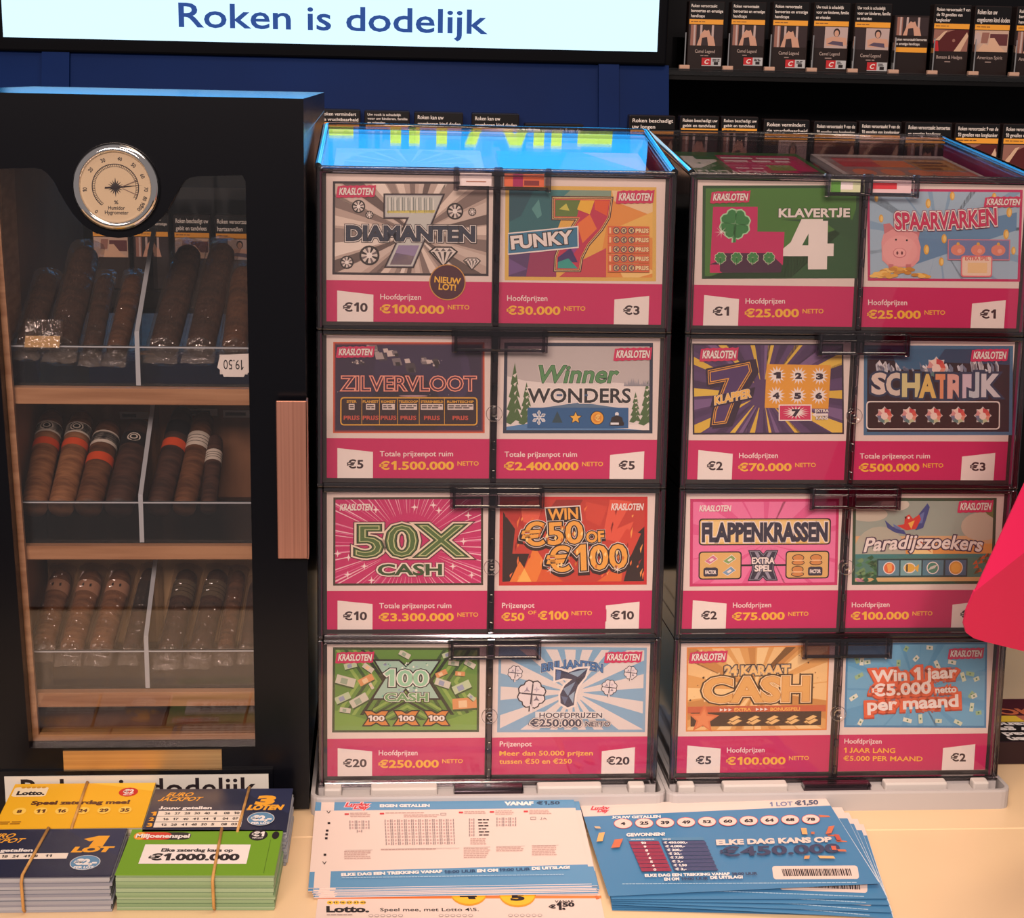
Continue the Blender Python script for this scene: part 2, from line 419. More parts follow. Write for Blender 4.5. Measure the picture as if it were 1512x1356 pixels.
# ---- cigarette packs
PK = col(38, 28, 27, .3); PKTOP = col(15, 14, 16, .28); AMBER = col(240, 166, 56, .4); PKW = col(236, 228, 222)
SKIN = col(206, 158, 136); SKIN2 = col(150, 104, 92); CUR = col(190, 168, 164); DRK = col(48, 34, 38); RED = col(196, 36, 44)
def photo(a, k, y0, y1):
    b = a.box; a.box = (4, y0, 96, y1); H = y1 - y0; P = lambda x, y: (x, y0 + y * H)
    if k == 0:      # pale seated figure before curtains
        a.rect(4, y0, 96, y1, DRK); a.rect(8, y0, 24, y1, SKIN2); a.rect(16, y0, 21, y1, CUR); a.rect(34, y0, 40, y1, CUR); a.rect(66, y0, 72, y1, CUR)
        a.poly([P(26, 1), P(36, .45), P(46, .22), P(58, .22), P(64, .5), P(72, .58), P(78, 1)], SKIN); a.circ(*P(52, .14), 7, DRK, H * .13); a.poly([P(38, 1), P(40, .62), P(54, .58), P(58, 1)], DRK)
    elif k == 1:    # figure lying in bed
        a.rect(4, y0, 96, y1, CUR); a.rect(4, y0, 34, y1, DRK); a.circ(*P(66, .26), 9, DRK, H * .2); a.circ(*P(66, .3), 6, SKIN, H * .15)
        a.poly([P(38, .55), P(56, .45), P(92, .5), P(96, .85), P(40, .9)], SKIN); a.poly([P(42, .8), P(56, .66), P(84, .7), P(86, .9)], col(88, 74, 96))
    elif k == 2:    # dark red lung
        a.rect(4, y0, 96, y1, SKIN2); a.poly([P(4, .7), P(20, .25), P(60, 0), P(96, 0), P(96, .2), P(70, 1), P(4, 1)], col(84, 22, 26)); a.poly([P(4, .5), P(16, .55), P(20, 1), P(4, 1)], RED)
        a.poly([P(60, 1), P(92, .1), P(96, .3), P(78, 1)], col(214, 178, 150)); a.poly([P(8, .5), P(30, .1), P(40, .05), P(20, .5)], col(214, 178, 150)); a.circ(*P(58, .5), 4, SKIN2)
    else:           # legs and a dark cushion
        a.rect(4, y0, 96, y1, col(198, 168, 150)); a.rect(46, y0 + .15 * H, 94, y0 + .7 * H, col(96, 48, 52)); a.poly([P(24, .1), P(44, .1), P(40, .6), P(22, .6)], SKIN2)
        a.poly([P(12, 1), P(30, .62), P(42, .7), P(46, .35), P(58, .34), P(74, .72), P(92, 1)], col(216, 176, 148)); a.circ(*P(12, .4), 9, CUR, H * .3)
    a.box = b
WARN = {'h': ['Roken veroorzaakt', 'hartaanvallen'], 'b': ['Roken veroorzaakt', 'beroertes en ernstige', 'handicaps'], 's': ['Uw rook is schadelijk', 'voor uw kinderen, familie', 'en vrienden'],
        'l': ['Roken veroorzaakt 9 van', 'de 10 gevallen van', 'longkanker'], 'l2': ['Roken veroorzaakt 9 van de', '10 gevallen van longkanker'], 'k': ['Roken kan uw', 'ongeboren kind doden'],
        't': ['Roken beschadigt uw', 'gebit en tandvlees'], 'v': ['Roken vermindert', 'de vruchtbaarheid'], 'u': ['Roken beschadigt', 'uw longen'],
        'b2': ['Roken veroorzaakt beroertes', 'en ernstige handicaps']}
def warning(a, key, y0, hgt, x0=7, wide=88):
    L = WARN[key]; st = hgt / len(L); mx = max(len(q) for q in L)
    for k, q in enumerate(L): a.text(q, x0, x0 + wide * len(q) / mx, y0 + st * (k + .82), st * .62, PKW, .014)
def pack(x0, x1, zb, zt, Y, label, group, warn, ph, brand=None, sticker=False, old=False, rot=0.0, low=False):
    w, h = x1 - x0, zt - zb; t = thing('cigarette_pack', label, 'cigarette pack', ((x0 + x1) / 2, Y, zb), (0, 0, rot), group)
    X = Matrix.Translation((-w / 2, 0, 0)); H = 100 * h / w
    m = M(); m.X = X; m.box(0, w, 0, .021, 0, h, PK, .0012, 1); m.build('carton', t)
    a = Art([(0, 0), (100, 0), (100, H), (0, H)], w, h); a.X = X @ UPRIGHT; a.box = None
    if old:
        photo(a, 0, 5, 54); warning(a, 'b2', 58, 24); a.rect(3, 86, 97, 99, AMBER)
    elif low:
        a.rect(2, 2, 98, 31, PKTOP); warning(a, warn, 4, 26); a.rect(3, 31, 97, 42, AMBER); a.lines(7, 50, 35, 3, 1, 2.0, col(120, 80, 40)); photo(a, ph, 44, min(118, H - 2))
    else:
        a.rect(2, 2, 98, 46, PKTOP); warning(a, warn, 5, 40); a.rect(3, 48, 97, 61, AMBER)
        for k in range(1): a.lines(7, 50, 53, 3, 1, 2.2, col(120, 80, 40))
        photo(a, ph, 63, min(118, H - 2))
        if brand and H > 140:
            a.text(brand, 50 - 2.3 * len(brand), 50 + 2.3 * len(brand), 137, 9, col(196, 176, 168), 0.0); a.lines(38, 62, 143, 3, 1, 3, col(150, 130, 124))
    a.build('print', t)
    if sticker:
        a = Art([(0, 0), (100, 0), (100, H), (0, H)], w, h, layer=45); a.X = X @ UPRIGHT
        a.rect(42, 150, 96, 172, col(190, 194, 198)); a.rect(42, 150, 68, 170, RED); a.text('C', 49, 60, 166, 12, PKW, .03, sh=.3); a.lines(72, 92, 153, 4, 2, 2.6, INK); a.rect(76, 161, 88, 169, INK)
        tag(a.build('price_sticker', t), 'red and grey price sticker')
    return t
UP = 'cigarette packs on the upper shelf'
for k, (x0, x1, zb, zt, wn, ph, br, st, lb) in enumerate((
    (.4714, .5231, .5719, .6649, 'b', 0, 'Camel Legend', 1, 'brown cigarette pack with seated figure picture, first on the upper shelf beside the lit screen'),
    (.5320, .5830, .5722, .6655, 'b', 0, 'Camel Legend', 1, 'brown cigarette pack with seated figure picture, second from the lit screen on upper shelf'),
    (.5919, .6450, .5726, .6669, 'b', 0, 'Camel Legend', 1, 'brown cigarette pack with seated figure picture, third from the lit screen on upper shelf'),
    (.6510, .7043, .5729, .6674, 's', 1, 'Camel Legend', 1, 'brown cigarette pack with picture of person lying down, left one of two on upper shelf'),
    (.7104, .7649, .5722, .6678, 's', 1, 'Camel Legend', 1, 'brown cigarette pack with picture of person lying down, right of two, beside shorter pack'),
    (.7689, .8207, .5725, .6525, 'b', 0, None, 0, 'shorter black cigarette pack with its picture above the warning, on the upper shelf'),
    (.8257, .8806, .5728, .6687, 'l', 2, 'Benson & Hedges', 0, 'cigarette pack with dark red lung picture on the upper shelf'),
    (.8857, .9398, .5731, .6682, 'k', 3, 'American Spirit', 0, 'cigarette pack with pale bent legs picture on the upper shelf'),
    (.9469, 1.0022, .5734, .6687, 'b', 0, 'American Spirit', 0, 'cigarette pack at the right end of the upper shelf, cut by the photo edge'))):
    pack(x0, x1, .5696, zt, 1.1, lb, UP, wn, ph, br, st, br is None)
LO = 'cigarette packs on the middle shelf'
for k, (x0, x1, zt, wn, ph, lb) in enumerate((
    (-.0443, .0111, .5120, 'v', 1, 'black topped cigarette pack partly hidden behind the upper right corner of the humidor'),
    (.0165, .0766, .5114, 's', 0, 'cigarette pack with three line warning peeking over the left dispenser stack'),
    (.0829, .1479, .5109, 'k', 3, 'cigarette pack over left dispenser stack, left one of two with equal two line warnings'),
    (.1597, .2231, .5107, 'k', 3, 'cigarette pack over left dispenser stack, right one of two with equal two line warnings'),
    (.2307, .3101, .4985, 'l2', 2, 'lower cigarette pack whose wrapper edge barely shows over the left dispenser stack'),
    (.3719, .4344, .5121, 'u', 2, 'cigarette pack standing alone behind the gap between the two dispenser stacks'),
    (.4409, .4944, .5126, 't', 0, 'cigarette pack with gum and teeth warning over right stack, left one of the two'),
    (.4972, .5481, .5128, 't', 0, 'cigarette pack with gum and teeth warning over right stack, right one of the two, narrower'),
    (.5558, .6190, .5103, 'v', 1, 'cigarette pack with large lettered fertility warning above the right dispenser stack'),
    (.6248, .6845, .5089, 'l2', 2, 'cigarette pack with small two line lung warning, left of two alike above the right stack'),
    (.6873, .7464, .5101, 'l2', 2, 'cigarette pack with small two line lung warning, right of two alike over right stack'),
    (.7512, .8171, .5104, 'b2', 0, 'cigarette pack with stroke warning above the right end of the right stack'),
    (.8210, .8843, .5099, 'l2', 2, 'cigarette pack showing dark red picture below its warning, beside the right stack lid'),
    (.8882, .9518, .5103, 'l2', 2, 'cigarette pack at the right photo edge on the middle shelf with red picture'))):
    pack(x0, x1, .4076, zt, .952, lb, LO, wn, ph, low=True)
TH = 'cigarette packs seen through the humidor glass'
for k, (x0, x1, ph, wn, lb) in enumerate((
    (-.3470, -.2980, 3, 'k', 'cigarette pack seen through the humidor glass, just below the left of the round gauge'),
    (-.2930, -.2450, 0, 'b', 'cigarette pack seen through the humidor glass just below the right of the round gauge'),
    (-.2390, -.1900, 3, 't', 'cigarette pack with amber strip seen through the humidor glass right of the gauge'),
    (-.1840, -.1340, 1, 'h', 'cigarette pack with amber strip seen at the right edge of the humidor window'))):
    pack(x0, x1, .2682, .3690, .952, lb, TH, wn, ph)
dv0 = None
for k, x in enumerate((.4650, .5270, .5870, .6478, .7070, .7665, .8230, .8830, .9430)):
    if dv0 is None:
        dv0 = thing('shelf_divider', 'clear plastic pack divider at the left end of the upper shelf beside the screen', 'divider', (x, 1.088, .5696), (0, 0, 0), 'clear dividers between the upper packs')
        m = M(); m.box(-.0075, .0075, -.012, -.004, .0005, .0075, col(206, 168, 146, .2, 0, 0, .6), .0008, 1); m.box(-.0078, .0078, -.0124, -.0118, .0002, .0022, INK); m.build('foot', dv0)  # pinkish highlight on the clear foot put into its colour
        m = M(); m.box(-.0008, .0008, -.010, -.008, .0075, .052, CHROME); m.build('rod', dv0)
        m = M(); m.box(-.0007, .0007, -.006, .10, .0, .045, ACRYL); m.build('fin', dv0)
    else:
        d = copy_tree(dv0); d.location = (x, 1.088, .5696)
        d['label'] = 'clear plastic divider between the %s and %s packs of the upper shelf' % (('first', 'second', 'third', 'fourth', 'fifth', 'sixth', 'seventh', 'eighth')[k - 1], ('second', 'third', 'fourth', 'fifth', 'sixth', 'seventh', 'eighth', 'ninth')[k - 1])
# ------------------------------------------------------------------ humidor
HX = Matrix.Translation((.156, -.18, .022))
h = thing('humidor', 'tall black glass fronted cigar humidor with round gauge standing left on the counter', 'humidor', (-.156, .18, ZC))
def hp(name, parent=h, mt=None, f=None):
    m = M(); m.X = HX; f(m); return m.build(name, parent)
XL, XR, YF, YB, ZT = -.2980, -.0145, -.0203, .388, .5655
hp('side_panel', f=lambda m: m.box(XL, XL + .016, -.005, YB, ZC + .002, ZT - .028, BLACKLAC))
hp('side_panel', f=lambda m: m.box(XR - .016, XR, -.005, YB, ZC + .002, ZT - .028, BLACKLAC, .0008, 1))
hp('top_panel', f=lambda m: m.prism([(-.0054, ZT - .028), (YB, ZT - .028), (YB, ZT - .0105), (-.0054, ZT - .0004)], 'x', XL, XR, BLACKLAC))
hp('bottom_panel', f=lambda m: m.box(XL, XR, -.005, YB, ZC, ZC + .03, BLACKLAC))
def back(m):
    m.holed([(XL + .016, ZC + .03), (XR - .016, ZC + .03), (XR - .016, ZT - .029), (XL + .016, ZT - .029)],
            [(-.270, .03), (-.040, .03), (-.040, .53), (-.270, .53)], YB - .012, YB, BLACKLAC)
hp('back_frame', f=back)
hp('back_glass', f=lambda m: m.box(-.270, -.040, YB - .0118, YB - .0098, .03, .53, CLEAR))
hp('wood_lining', f=lambda m: (m.box(-.2815, -.2535, 0, .374, .0335, .525, WOODDARK), m.box(-.0535, -.0306, 0, .374, .0335, .525, WOODDARK)))
hp('lining_batten', f=lambda m: m.box(-.2535, -.2515, .022, .072, .3363, .525, WOOD))
hp('floor_board', f=lambda m: m.box(-.2815, -.0306, 0, .374, .0082, .0335, WOODDARK))
SH = (.3361, .2046, .0767); SB = (.3228, .1930, .0639)
for zt, zb in zip(SH, SB): hp('shelf', f=lambda m: m.box(-.2535, -.0535, .002, .36, zb, zt, WOOD, .0006, 1))
# door: black board with the cut-out window and its lobe round the gauge
cv = lambda x, y: (-.1559 + (x - 172) * .000504, .4978 - (y - 275) * .000504)
win = [(-.2434, .0372), (-.0588, .0372), (-.0588, .5030), (-.0612, .5075)] + [cv(x, y) for x, y in ((300, 258), (290, 259), (281, 261), (273, 266), (266, 275), (259, 288), (250, 304), (240, 319), (226, 333), (208, 345), (190, 351), (172, 353), (154, 351), (136, 345), (119, 333), (106, 318), (96, 302), (87, 285), (80, 270), (72, 259), (63, 252), (52, 250))] + [(-.2530, .5090)]
door = hp('door', f=lambda m: m.holed([(XL, ZC + .002), (XR, ZC + .002), (XR, ZT), (XL, ZT)], win, YF, -.0055, BLACKLAC))
m = M(); m.X = HX; m.prism([(-.2434, .0372), (-.2385, .0425), (-.2483, .5090), (-.2530, .5090)], 'y', -.0052, 0, WOOD); m.prism([(-.2434, .0372), (-.0588, .0372), (-.0588, .0425), (-.2385, .0425)], 'y', -.0052, 0, WOOD); m.build('window_trim', door)
m = M(); m.X = HX; m.box(-.2542, -.058, -.0105, -.0080, .036, .5105, DOORGLASS); m.build('door_glass', door)
m = M(); m.X = HX; m.box(-.0372, -.0128, YF - .0125, YF - .0095, .2050, .3345, COPPER, .0006, 1); m.box(-.0140, -.0128, YF - .0125, YF, .2050, .3345, COPPER); m.box(-.030, -.020, YF - .0095, YF, .23, .24, COPPER); m.box(-.030, -.020, YF - .0095, YF, .30, .31, COPPER)
tag(m.build('handle', door), 'flat copper coloured metal handle bar')
m = M(); m.X = HX; m.box(-.2160, -.0865, YF - .0012, YF, .0180, .0350, BRASS); tag(m.build('metal_plate', door), 'brushed brass coloured plate')
# gauge
GX = HX @ Matrix.Translation((-.1559, YF, .4974))
m = M(); m.X = GX
m.lathe([(.0330, 0), (.0330, -.003), (.0322, -.0050), (.0300, -.0072), (.0280, -.0078), (.0266, -.0068), (.0262, -.0050)], 64, CHROME, 'y'); bez = m.build('gauge_bezel', door)
m = M(); m.X = GX; m.lathe([(0, -.0048), (.0263, -.0048)], 48, col(176, 154, 126, .5), 'y', False); m.build('dial', bez)
a = Art([(-100, -100), (100, -100), (100, 100), (-100, 100)], .0534, .0534); a.X = GX @ Matrix.Translation((-.0267, -.0049, -.0267)) @ UPRIGHT
DK = col(40, 34, 36); a.hold = True
def pol(r, deg): return (r * math.sin(math.radians(deg)), -r * math.cos(math.radians(deg)))
for k in range(56):
    d0, d1 = -142 + k * 264 / 56, -142 + (k + 1) * 264 / 56
    a.poly([pol(66, d0), pol(66, d1), pol(63.5, d1), pol(63.5, d0)], DK); a.poly([pol(58, d0), pol(58, d1), pol(57, d1), pol(57, d0)], DK)
    a.line(pol(58, d0), pol(64, d0), 1.4, DK)
for t, d in (('0', -137), ('10', -88), ('20', -48), ('30', -18), ('40', 14), ('50', 42), ('60', 68), ('70', 94), ('80', 112), ('90', 124), ('100', 134)):
    p = pol(80, d); wd = 6 * len(t); r = -d
    ca, sa = math.cos(math.radians(r)), math.sin(math.radians(r))
    a.text(t, p[0] - wd * ca, p[0] + wd - wd * ca + 0, p[1] + wd * sa + 5, 11, DK, .02, rot=r)
a.hold = False
a.text('%', -5, 6, 47, 10, DK, .02); a.text('Humidor', -22, 24, 63, 11, DK, .015); a.text('Hygrometer', -32, 34, 76, 11, DK, .015)
a.star(0, 0, 22, 10, 16, DK); a.star(0, 0, 28, 5, 4, DK)
a.build('dial_print', bez)
a = Art([(-100, -100), (100, -100), (100, 100), (-100, 100)], .0534, .0534); a.X = GX @ Matrix.Translation((-.0267, -.0055, -.0267)) @ UPRIGHT
a.poly([(-30, 4), (-29, -1), (0, -2.5), (76, -7), (0, 2.5)], INK); a.circ(0, 0, 5, INK); a.poly([(20, -4), (60, -21), (60, -18), (20, -2)], col(110, 90, 80)); a.poly([(20, 4), (60, 22), (60, 19), (20, 2)], col(110, 90, 80))
a.build('needle', bez)

# ------------------------------------------------------------------ acrylic cigar trays on the shelves
YT = .0100
def tray(z, lip, label, dx, dtop, back):
    t = thing('cigar_tray', label, 'tray', (-.146, .06, z), (0, 0, 0), 'acrylic trays in the humidor'); X = Matrix.Translation((.146, -.06, -z))
    m = M(); m.X = X
    m.box(-.2525, -.0545, YT, YT + .0025, z + .0002, lip, ACRYL); m.box(-.2525, -.2510, YT + .0025, .13, z + .0002, lip, ACRYL); m.box(-.0565, -.0545, YT + .0025, .13, z + .0002, lip, ACRYL)
    m.box(-.2510, -.0565, YT + .0025, .15, z + .0002, z + .002, ACRYL); m.build('tray_body', t)
    m = M(); m.X = X; m.box(-.2525, -.0545, YT - .0002, YT + .0026, lip - .0012, lip, EDGEGLINT); m.build('lip_edge', t)
    m = M(); m.X = X; m.prism([(YT, z + .001), (YT, lip + dtop), (back, min(lip + dtop + (back - YT) * .66, z + .112)), (back, z + .001)], 'x', dx - .0018, dx + .0018, ACRYL)
    m.build('divider', t)
    m = M(); m.X = X; m.box(dx - .0018, dx + .0018, YT - .0006, YT + .0010, z + .001, lip + dtop, EDGEGLINT)
    e = [(YT, lip + dtop), (back, min(lip + dtop + (back - YT) * .66, z + .112))]
    m.prism([(e[0][0], e[0][1]), (e[1][0], e[1][1]), (e[1][0], e[1][1] + .0012), (e[0][0], e[0][1] + .0012)], 'x', dx - .0018, dx + .0018, EDGEGLINT)
    m.build('divider_edge', t)
    return t
tray(SH[0], .3687, 'clear acrylic tray on the top shelf of the humidor, under the gauge', -.1490, .011, .125)
tray(SH[1], .2400, 'clear acrylic tray on the middle shelf of the humidor', -.1505, .005, .118)
tray(SH[2], .1109, 'clear acrylic tray on the bottom shelf of the humidor', -.1500, .012, .105)
# boards the cigars lean on
m = M(); m.box(-.2500, -.0575, .1425, .1485, SH[1] + .0003, .2950, WOODDARK); o = tag(m.build('backing_board'), 'brown backing board with white price strips behind the middle shelf cigars', 'board')
m = M()
for x0, x1, zc in ((-.1864, -.1611, .2815), (-.1274, -.1008, .2850), (-.0960, -.0640, .2835)): m.box(x0, x1, .1417, .1425, zc - .0032, zc + .0032, col(190, 184, 180))
p_ = m.build('price_strip', o); a = Art([(-.3, .4), (0, .4), (0, 0), (-.3, 0)], .3, .4); a.X = Matrix.Translation((-.3, .1416, 0)) @ UPRIGHT
for x0, x1, zc in ((-.1864, -.1611, .2815), (-.1274, -.1008, .2850), (-.0960, -.0640, .2835)): a.lines(x0 + .002, x1 - .002, zc - .0015, .002, 1, .003, col(60, 50, 50))
tag(a.build('price_print', p_), None)
m = M(); m.box(-.2500, -.0575, .1160, .1200, SH[2] + .0003, .1565, col(214, 178, 134, .5)); tag(m.build('backing_board'), 'pale cream backing board behind the bottom shelf cigars', 'board')

# ------------------------------------------------------------------ cigars
BANDK = col(22, 20, 22); BANDW = col(206, 196, 184); BANDO = col(206, 76, 34); BANDP = col(196, 150, 120); BANDG = col(104, 92, 72)
def cigar(A, B, r, leaf, bands, wrap, label, group, foot=.0):
    A = Vector(A); B = Vector(B); L = (B - A).length; d = (B - A).normalized()
    rot = Vector((0, 0, 1)).rotation_difference(d)
    t = thing('cigar', label, 'cigar', A, rot.to_euler(), group)
    m = M(); m.lathe([(0, 0), (r * .92, .0003), (r, .004), (r, L * .75), (r * .97, L * .88), (r * .86, L * .95), (r * .6, L * .985), (0, L)], 20, LEAFS[leaf]); m.build('leaf_body', t)
    for f, wd, mt, kind in bands:
        m = M(); zc = L * f; rr = r * (1.015 if f < .8 else .995) + .0003
        m.lathe([(rr, zc - wd / 2), (rr, zc + wd / 2)], 20, mt)
        if kind == 'ring':       # round emblem printed on the band, towards the glass
            inv = rot.inverted() @ Vector((0, -1, .45)); an = math.atan2(inv.y, inv.x)
            for q, (r1, mm) in enumerate(((.0058, BANDW), (.0046, BANDK), (.0034, BANDW), (.0022, BANDK))):
                vs = [((rr + .0002 + q * .0001) * math.cos(an + r1 * math.cos(2 * PI * j / 16) / rr), (rr + .0002 + q * .0001) * math.sin(an + r1 * math.cos(2 * PI * j / 16) / rr), zc + r1 * .8 * math.sin(2 * PI * j / 16)) for j in range(16)]
                m.add(vs, [tuple(range(16))], mm)
        elif kind == 'eyes':
            inv = rot.inverted() @ Vector((0, -1, .45)); an = math.atan2(inv.y, inv.x)
            for sgn in (-1, 1):
                c0 = an + sgn * .0032 / rr
                m.add([((rr + .0003) * math.cos(c0 + u), (rr + .0003) * math.sin(c0 + u), zc + v) for u, v in ((-.0006 / rr, -.002), (.0010 / rr, -.001), (.0006 / rr, .0022), (-.0010 / rr, .001))], [(0, 1, 2, 3)], BANDK)
        elif kind == 'text':
            for q in (-1, 0, 1): m.lathe([(rr + .0002, zc + q * wd * .22 - .0003), (rr + .0002, zc + q * wd * .22 + .0003)], 20, BANDK)
        m.build('band', t)
    if wrap:
        m = M(); R = r * 1.13 + .0006; P = []
        f0 = -foot
        for z_, k in ((f0, 1.0), (f0 + .002, 1.05), (-.002, 1.03), (.006, 1.0), (L * .35, 1.02), (L * .7, 1.0), (L * .92, 1.03), (L + .004, 1.0)): P.append((R * k, z_))
        n = 14; vs = []
        for rr, z_ in P:
            for j in range(n):
                q = 1 + .05 * math.sin(j * 3.1 + z_ * 300); fl = 1 - .45 * max(0, (-z_ - .002) / max(foot, .001)) if z_ < -.002 else 1
                if z_ > L: fl = .7
                vs.append((rr * q * math.cos(2 * PI * j / n) * (1.05 if fl < 1 else 1), rr * q * fl * math.sin(2 * PI * j / n), z_))
        fs = [(i * n + j, i * n + (j + 1) % n, (i + 1) * n + (j + 1) % n, (i + 1) * n + j) for i in range(len(P) - 1) for j in range(n)]
        if foot:
            ax = rot.inverted() @ Vector((1, 0, 0)); wv = 2.1 * r; nx, nz = 6, 4; fv = []
            nn = Vector((0, 0, 1)).cross(ax)
            for q in range(nz + 1):
                for p in range(nx + 1):
                    fv.append(ax * ((p / nx - .5) * wv * (1 + .1 * q / nz)) + nn * (random.uniform(-1, 1) * .0013 + r * .35 * (1 - q / nz) * (1 - (2 * p / nx - 1) ** 2) * -1) + Vector((0, 0, .001 - (foot + .006) * q / nz + random.uniform(-1, 1) * .0008)))
            m.add(fv, [(q * (nx + 1) + p, q * (nx + 1) + p + 1, (q + 1) * (nx + 1) + p + 1, (q + 1) * (nx + 1) + p) for q in range(nz) for p in range(nx)], WRAPFOOT)
        m.add(vs, fs, WRAP, False); m.add(vs, [tuple(range(n)), tuple(range((len(P) - 1) * n, len(P) * n))], WRAP)
        tag(m.build('wrapper', t), 'crinkled clear wrapper')
    return t
G1, G2, G3 = 'wrapped cigars on the top shelf', 'banded cigars on the middle shelf', 'wrapped cigars on the bottom shelf'
def row(z0, rows, group, wrap, foot):
    for x, y, dx, ly, r, lf, bd, lb in rows:
        if not wrap: q = (ly - .038) / (ly - y); bd = [(1 - (1 - f) * q, wd, mt, kd) for f, wd, mt, kd in bd]
        A = (x, y, z0 + .014 + (y - .012) * .6494); B = (x + dx, ly, z0 + .014 + (ly - .012) * .6494)
        cigar(A, B, r, lf, bd, wrap, lb, group, foot)
row(SH[0], (
    (-.2391, .0337, .004, .1026, .0100, 2, [], 'short dark wrapped cigar at the far left of the top humidor shelf'),
    (-.2120, .0308, .0047, .1324, .0120, 2, [], 'tall thick dark wrapped cigar left on the top humidor shelf behind the gold tag'),
    (-.1880, .0278, .001, .1036, .0078, 2, [], 'thin short wrapped cigar on top humidor shelf right of the tall thick one'),
    (-.1685, .0280, .005, .1040, .0085, 0, [], 'brown wrapped cigar on top humidor shelf just left of the clear divider'),
    (-.1315, .0316, .0110, .1354, .0118, 2, [], 'tall dark wrapped cigar on top humidor shelf just right of the clear divider'),
    (-.1020, .0320, .0100, .1382, .0118, 2, [], 'tall dark shiny wrapped cigar on top humidor shelf, second right of the divider'),
    (-.0745, .0324, .002, .1127, .0105, 0, [], 'wrapped cigar at the right end of the top humidor shelf behind the white tag')), G1, True, .0115)
bw = [(.74, .012, BANDW, ''), (.745, .009, BANDK, 'ring'), (.57, .0075, BANDO, '')]
row(SH[1], (
    (-0.2400, 0.0270, 0.0000, 0.1195, .0108, 1, bw, 'light brown cigar with round emblem and orange band at far left of middle humidor shelf'),
    (-0.2185, 0.0270, 0.0045, 0.1184, .0107, 1, bw, 'light brown cigar with round emblem and orange band, second from left on middle shelf'),
    (-0.1964, 0.0270, 0.0069, 0.1097, .0112, 0, [(.70, .014, BANDW, ''), (.71, .009, BANDK, 'text'), (.44, .009, BANDO, '')], 'brown cigar with dark lettered band and orange band on the middle humidor shelf'),
    (-0.1716, 0.0270, 0.0081, 0.1099, .0120, 2, [(.68, .014, BANDK, 'ring')], 'dark cigar with emblem band left of the divider on the middle humidor shelf'),
    (-0.1393, 0.0270, 0.0113, 0.1239, .0101, 2, [(.72, .014, BANDK, 'text'), (.54, .009, BANDO, '')], 'very dark cigar with orange band right of the divider on the middle shelf'),
    (-0.1182, 0.0270, 0.0087, 0.1192, .0096, 0, [(.62, .016, BANDW, 'text')], 'brown cigar with wide white band on the middle humidor shelf'),
    (-0.0980, 0.0270, 0.0000, 0.0969, .0070, 2, [(.62, .012, BANDW, 'text')], 'thin short dark cigar with white band at right of the middle shelf')), G2, False, 0)
eye = [(.74, .012, BANDP, 'eyes')]; gb = [(.72, .018, BANDG, 'text')]
row(SH[2], (
    (-.2395, .0347, .005, .1020, .0095, 1, eye, 'wrapped tan cigar with pale dotted band at far left of the bottom humidor shelf'),
    (-.2160, .0316, .008, .1020, .0098, 1, eye, 'wrapped tan cigar with pale dotted band, second from left on bottom shelf'),
    (-.1915, .0315, .009, .1020, .0098, 1, eye, 'wrapped tan cigar with pale dotted band, third from left on bottom shelf'),
    (-.1660, .0314, .008, .1039, .0075, 2, [(.60, .034, BANDK, '')], 'slim wrapped cigar with long black label beside the bottom shelf divider'),
    (-.1338, .0283, .0085, .1020, .0098, 2, gb, 'dark wrapped cigar with green grey band, first right of the bottom shelf divider'),
    (-.1085, .0282, .010, .1019, .0098, 2, gb, 'dark wrapped cigar with green grey band, second right of the bottom shelf divider'),
    (-.0870, .0310, .006, .1019, .0070, 0, [], 'slim brown wrapped cigar near the right end of the bottom humidor shelf'),
    (-.0680, .0322, .004, .0923, .0070, 2, [], 'slim dark wrapped cigar at the right edge of the bottom humidor shelf')), G3, True, .0115)
# tags lying among the cigars
a = Art([(0, 0), (100, 0), (100, 70), (0, 70)], .0250, .0180); a.l = 1
t = thing('price_tag', 'white price tag reading upside down 19.50 at the right of the top tray', 'price tag', (-.0862, .0080, .3460))
a.poly([(0, 45), (8, 12), (22, 4), (100, 0), (100, 60), (88, 64), (84, 74), (20, 74), (14, 56)], col(232, 226, 222)); a.X = UPRIGHT
a.text('19.50', 20, 84, 52, 32, INK, .0, flip=True); a.build('label', t)
m = M(); m.box(.002, .024, .0002, .0006, .001, .017, col(220, 214, 210)); m.build('backing', t)
t = thing('clear_pouch', 'small clear pouch with gold coloured tag lying on cigars at left of top tray', 'pouch', (-.2232, .0150, .3760), (math.radians(-35), 0, 0))
m = M(); m.box(-.0150, .0150, -.0030, .0030, -.0120, .0135, WRAP, .0015, 1); m.build('sleeve', t)
m = M(); m.box(-.0135, .0135, -.0012, -.0006, -.0110, -.0010, col(222, 186, 128, .4)); m.build('tag', t)

# ------------------------------------------------------------------ warning board at the foot of the humidor
t = thing('warning_sign', 'low white smoking warning board in black holder behind the ticket bundles', 'sign', (-.158, -.0235, ZC))
X = Matrix.Translation((.158, .0235, -ZC))
m = M(); m.X = X; m.box(-.2705, -.0445, -.0232, -.0206, ZC, .0178, BLACKLAC); m.build('holder', t)
m = M(); m.X = X; m.box(-.2640, -.0480, -.0242, -.0232, ZC, .0138, col(206, 204, 196, .4)); m.build('board', t)
a = Art([(0, -1), (1, -1), (1, 0), (0, 0)], 1, 1); a.X = X @ Matrix.Translation((0, -.0243, 0)) @ UPRIGHT
a.text('Roken is dodelijk', -.2505, -.0585, .0066, .0188, INK, .012); a.build('lettering', t)
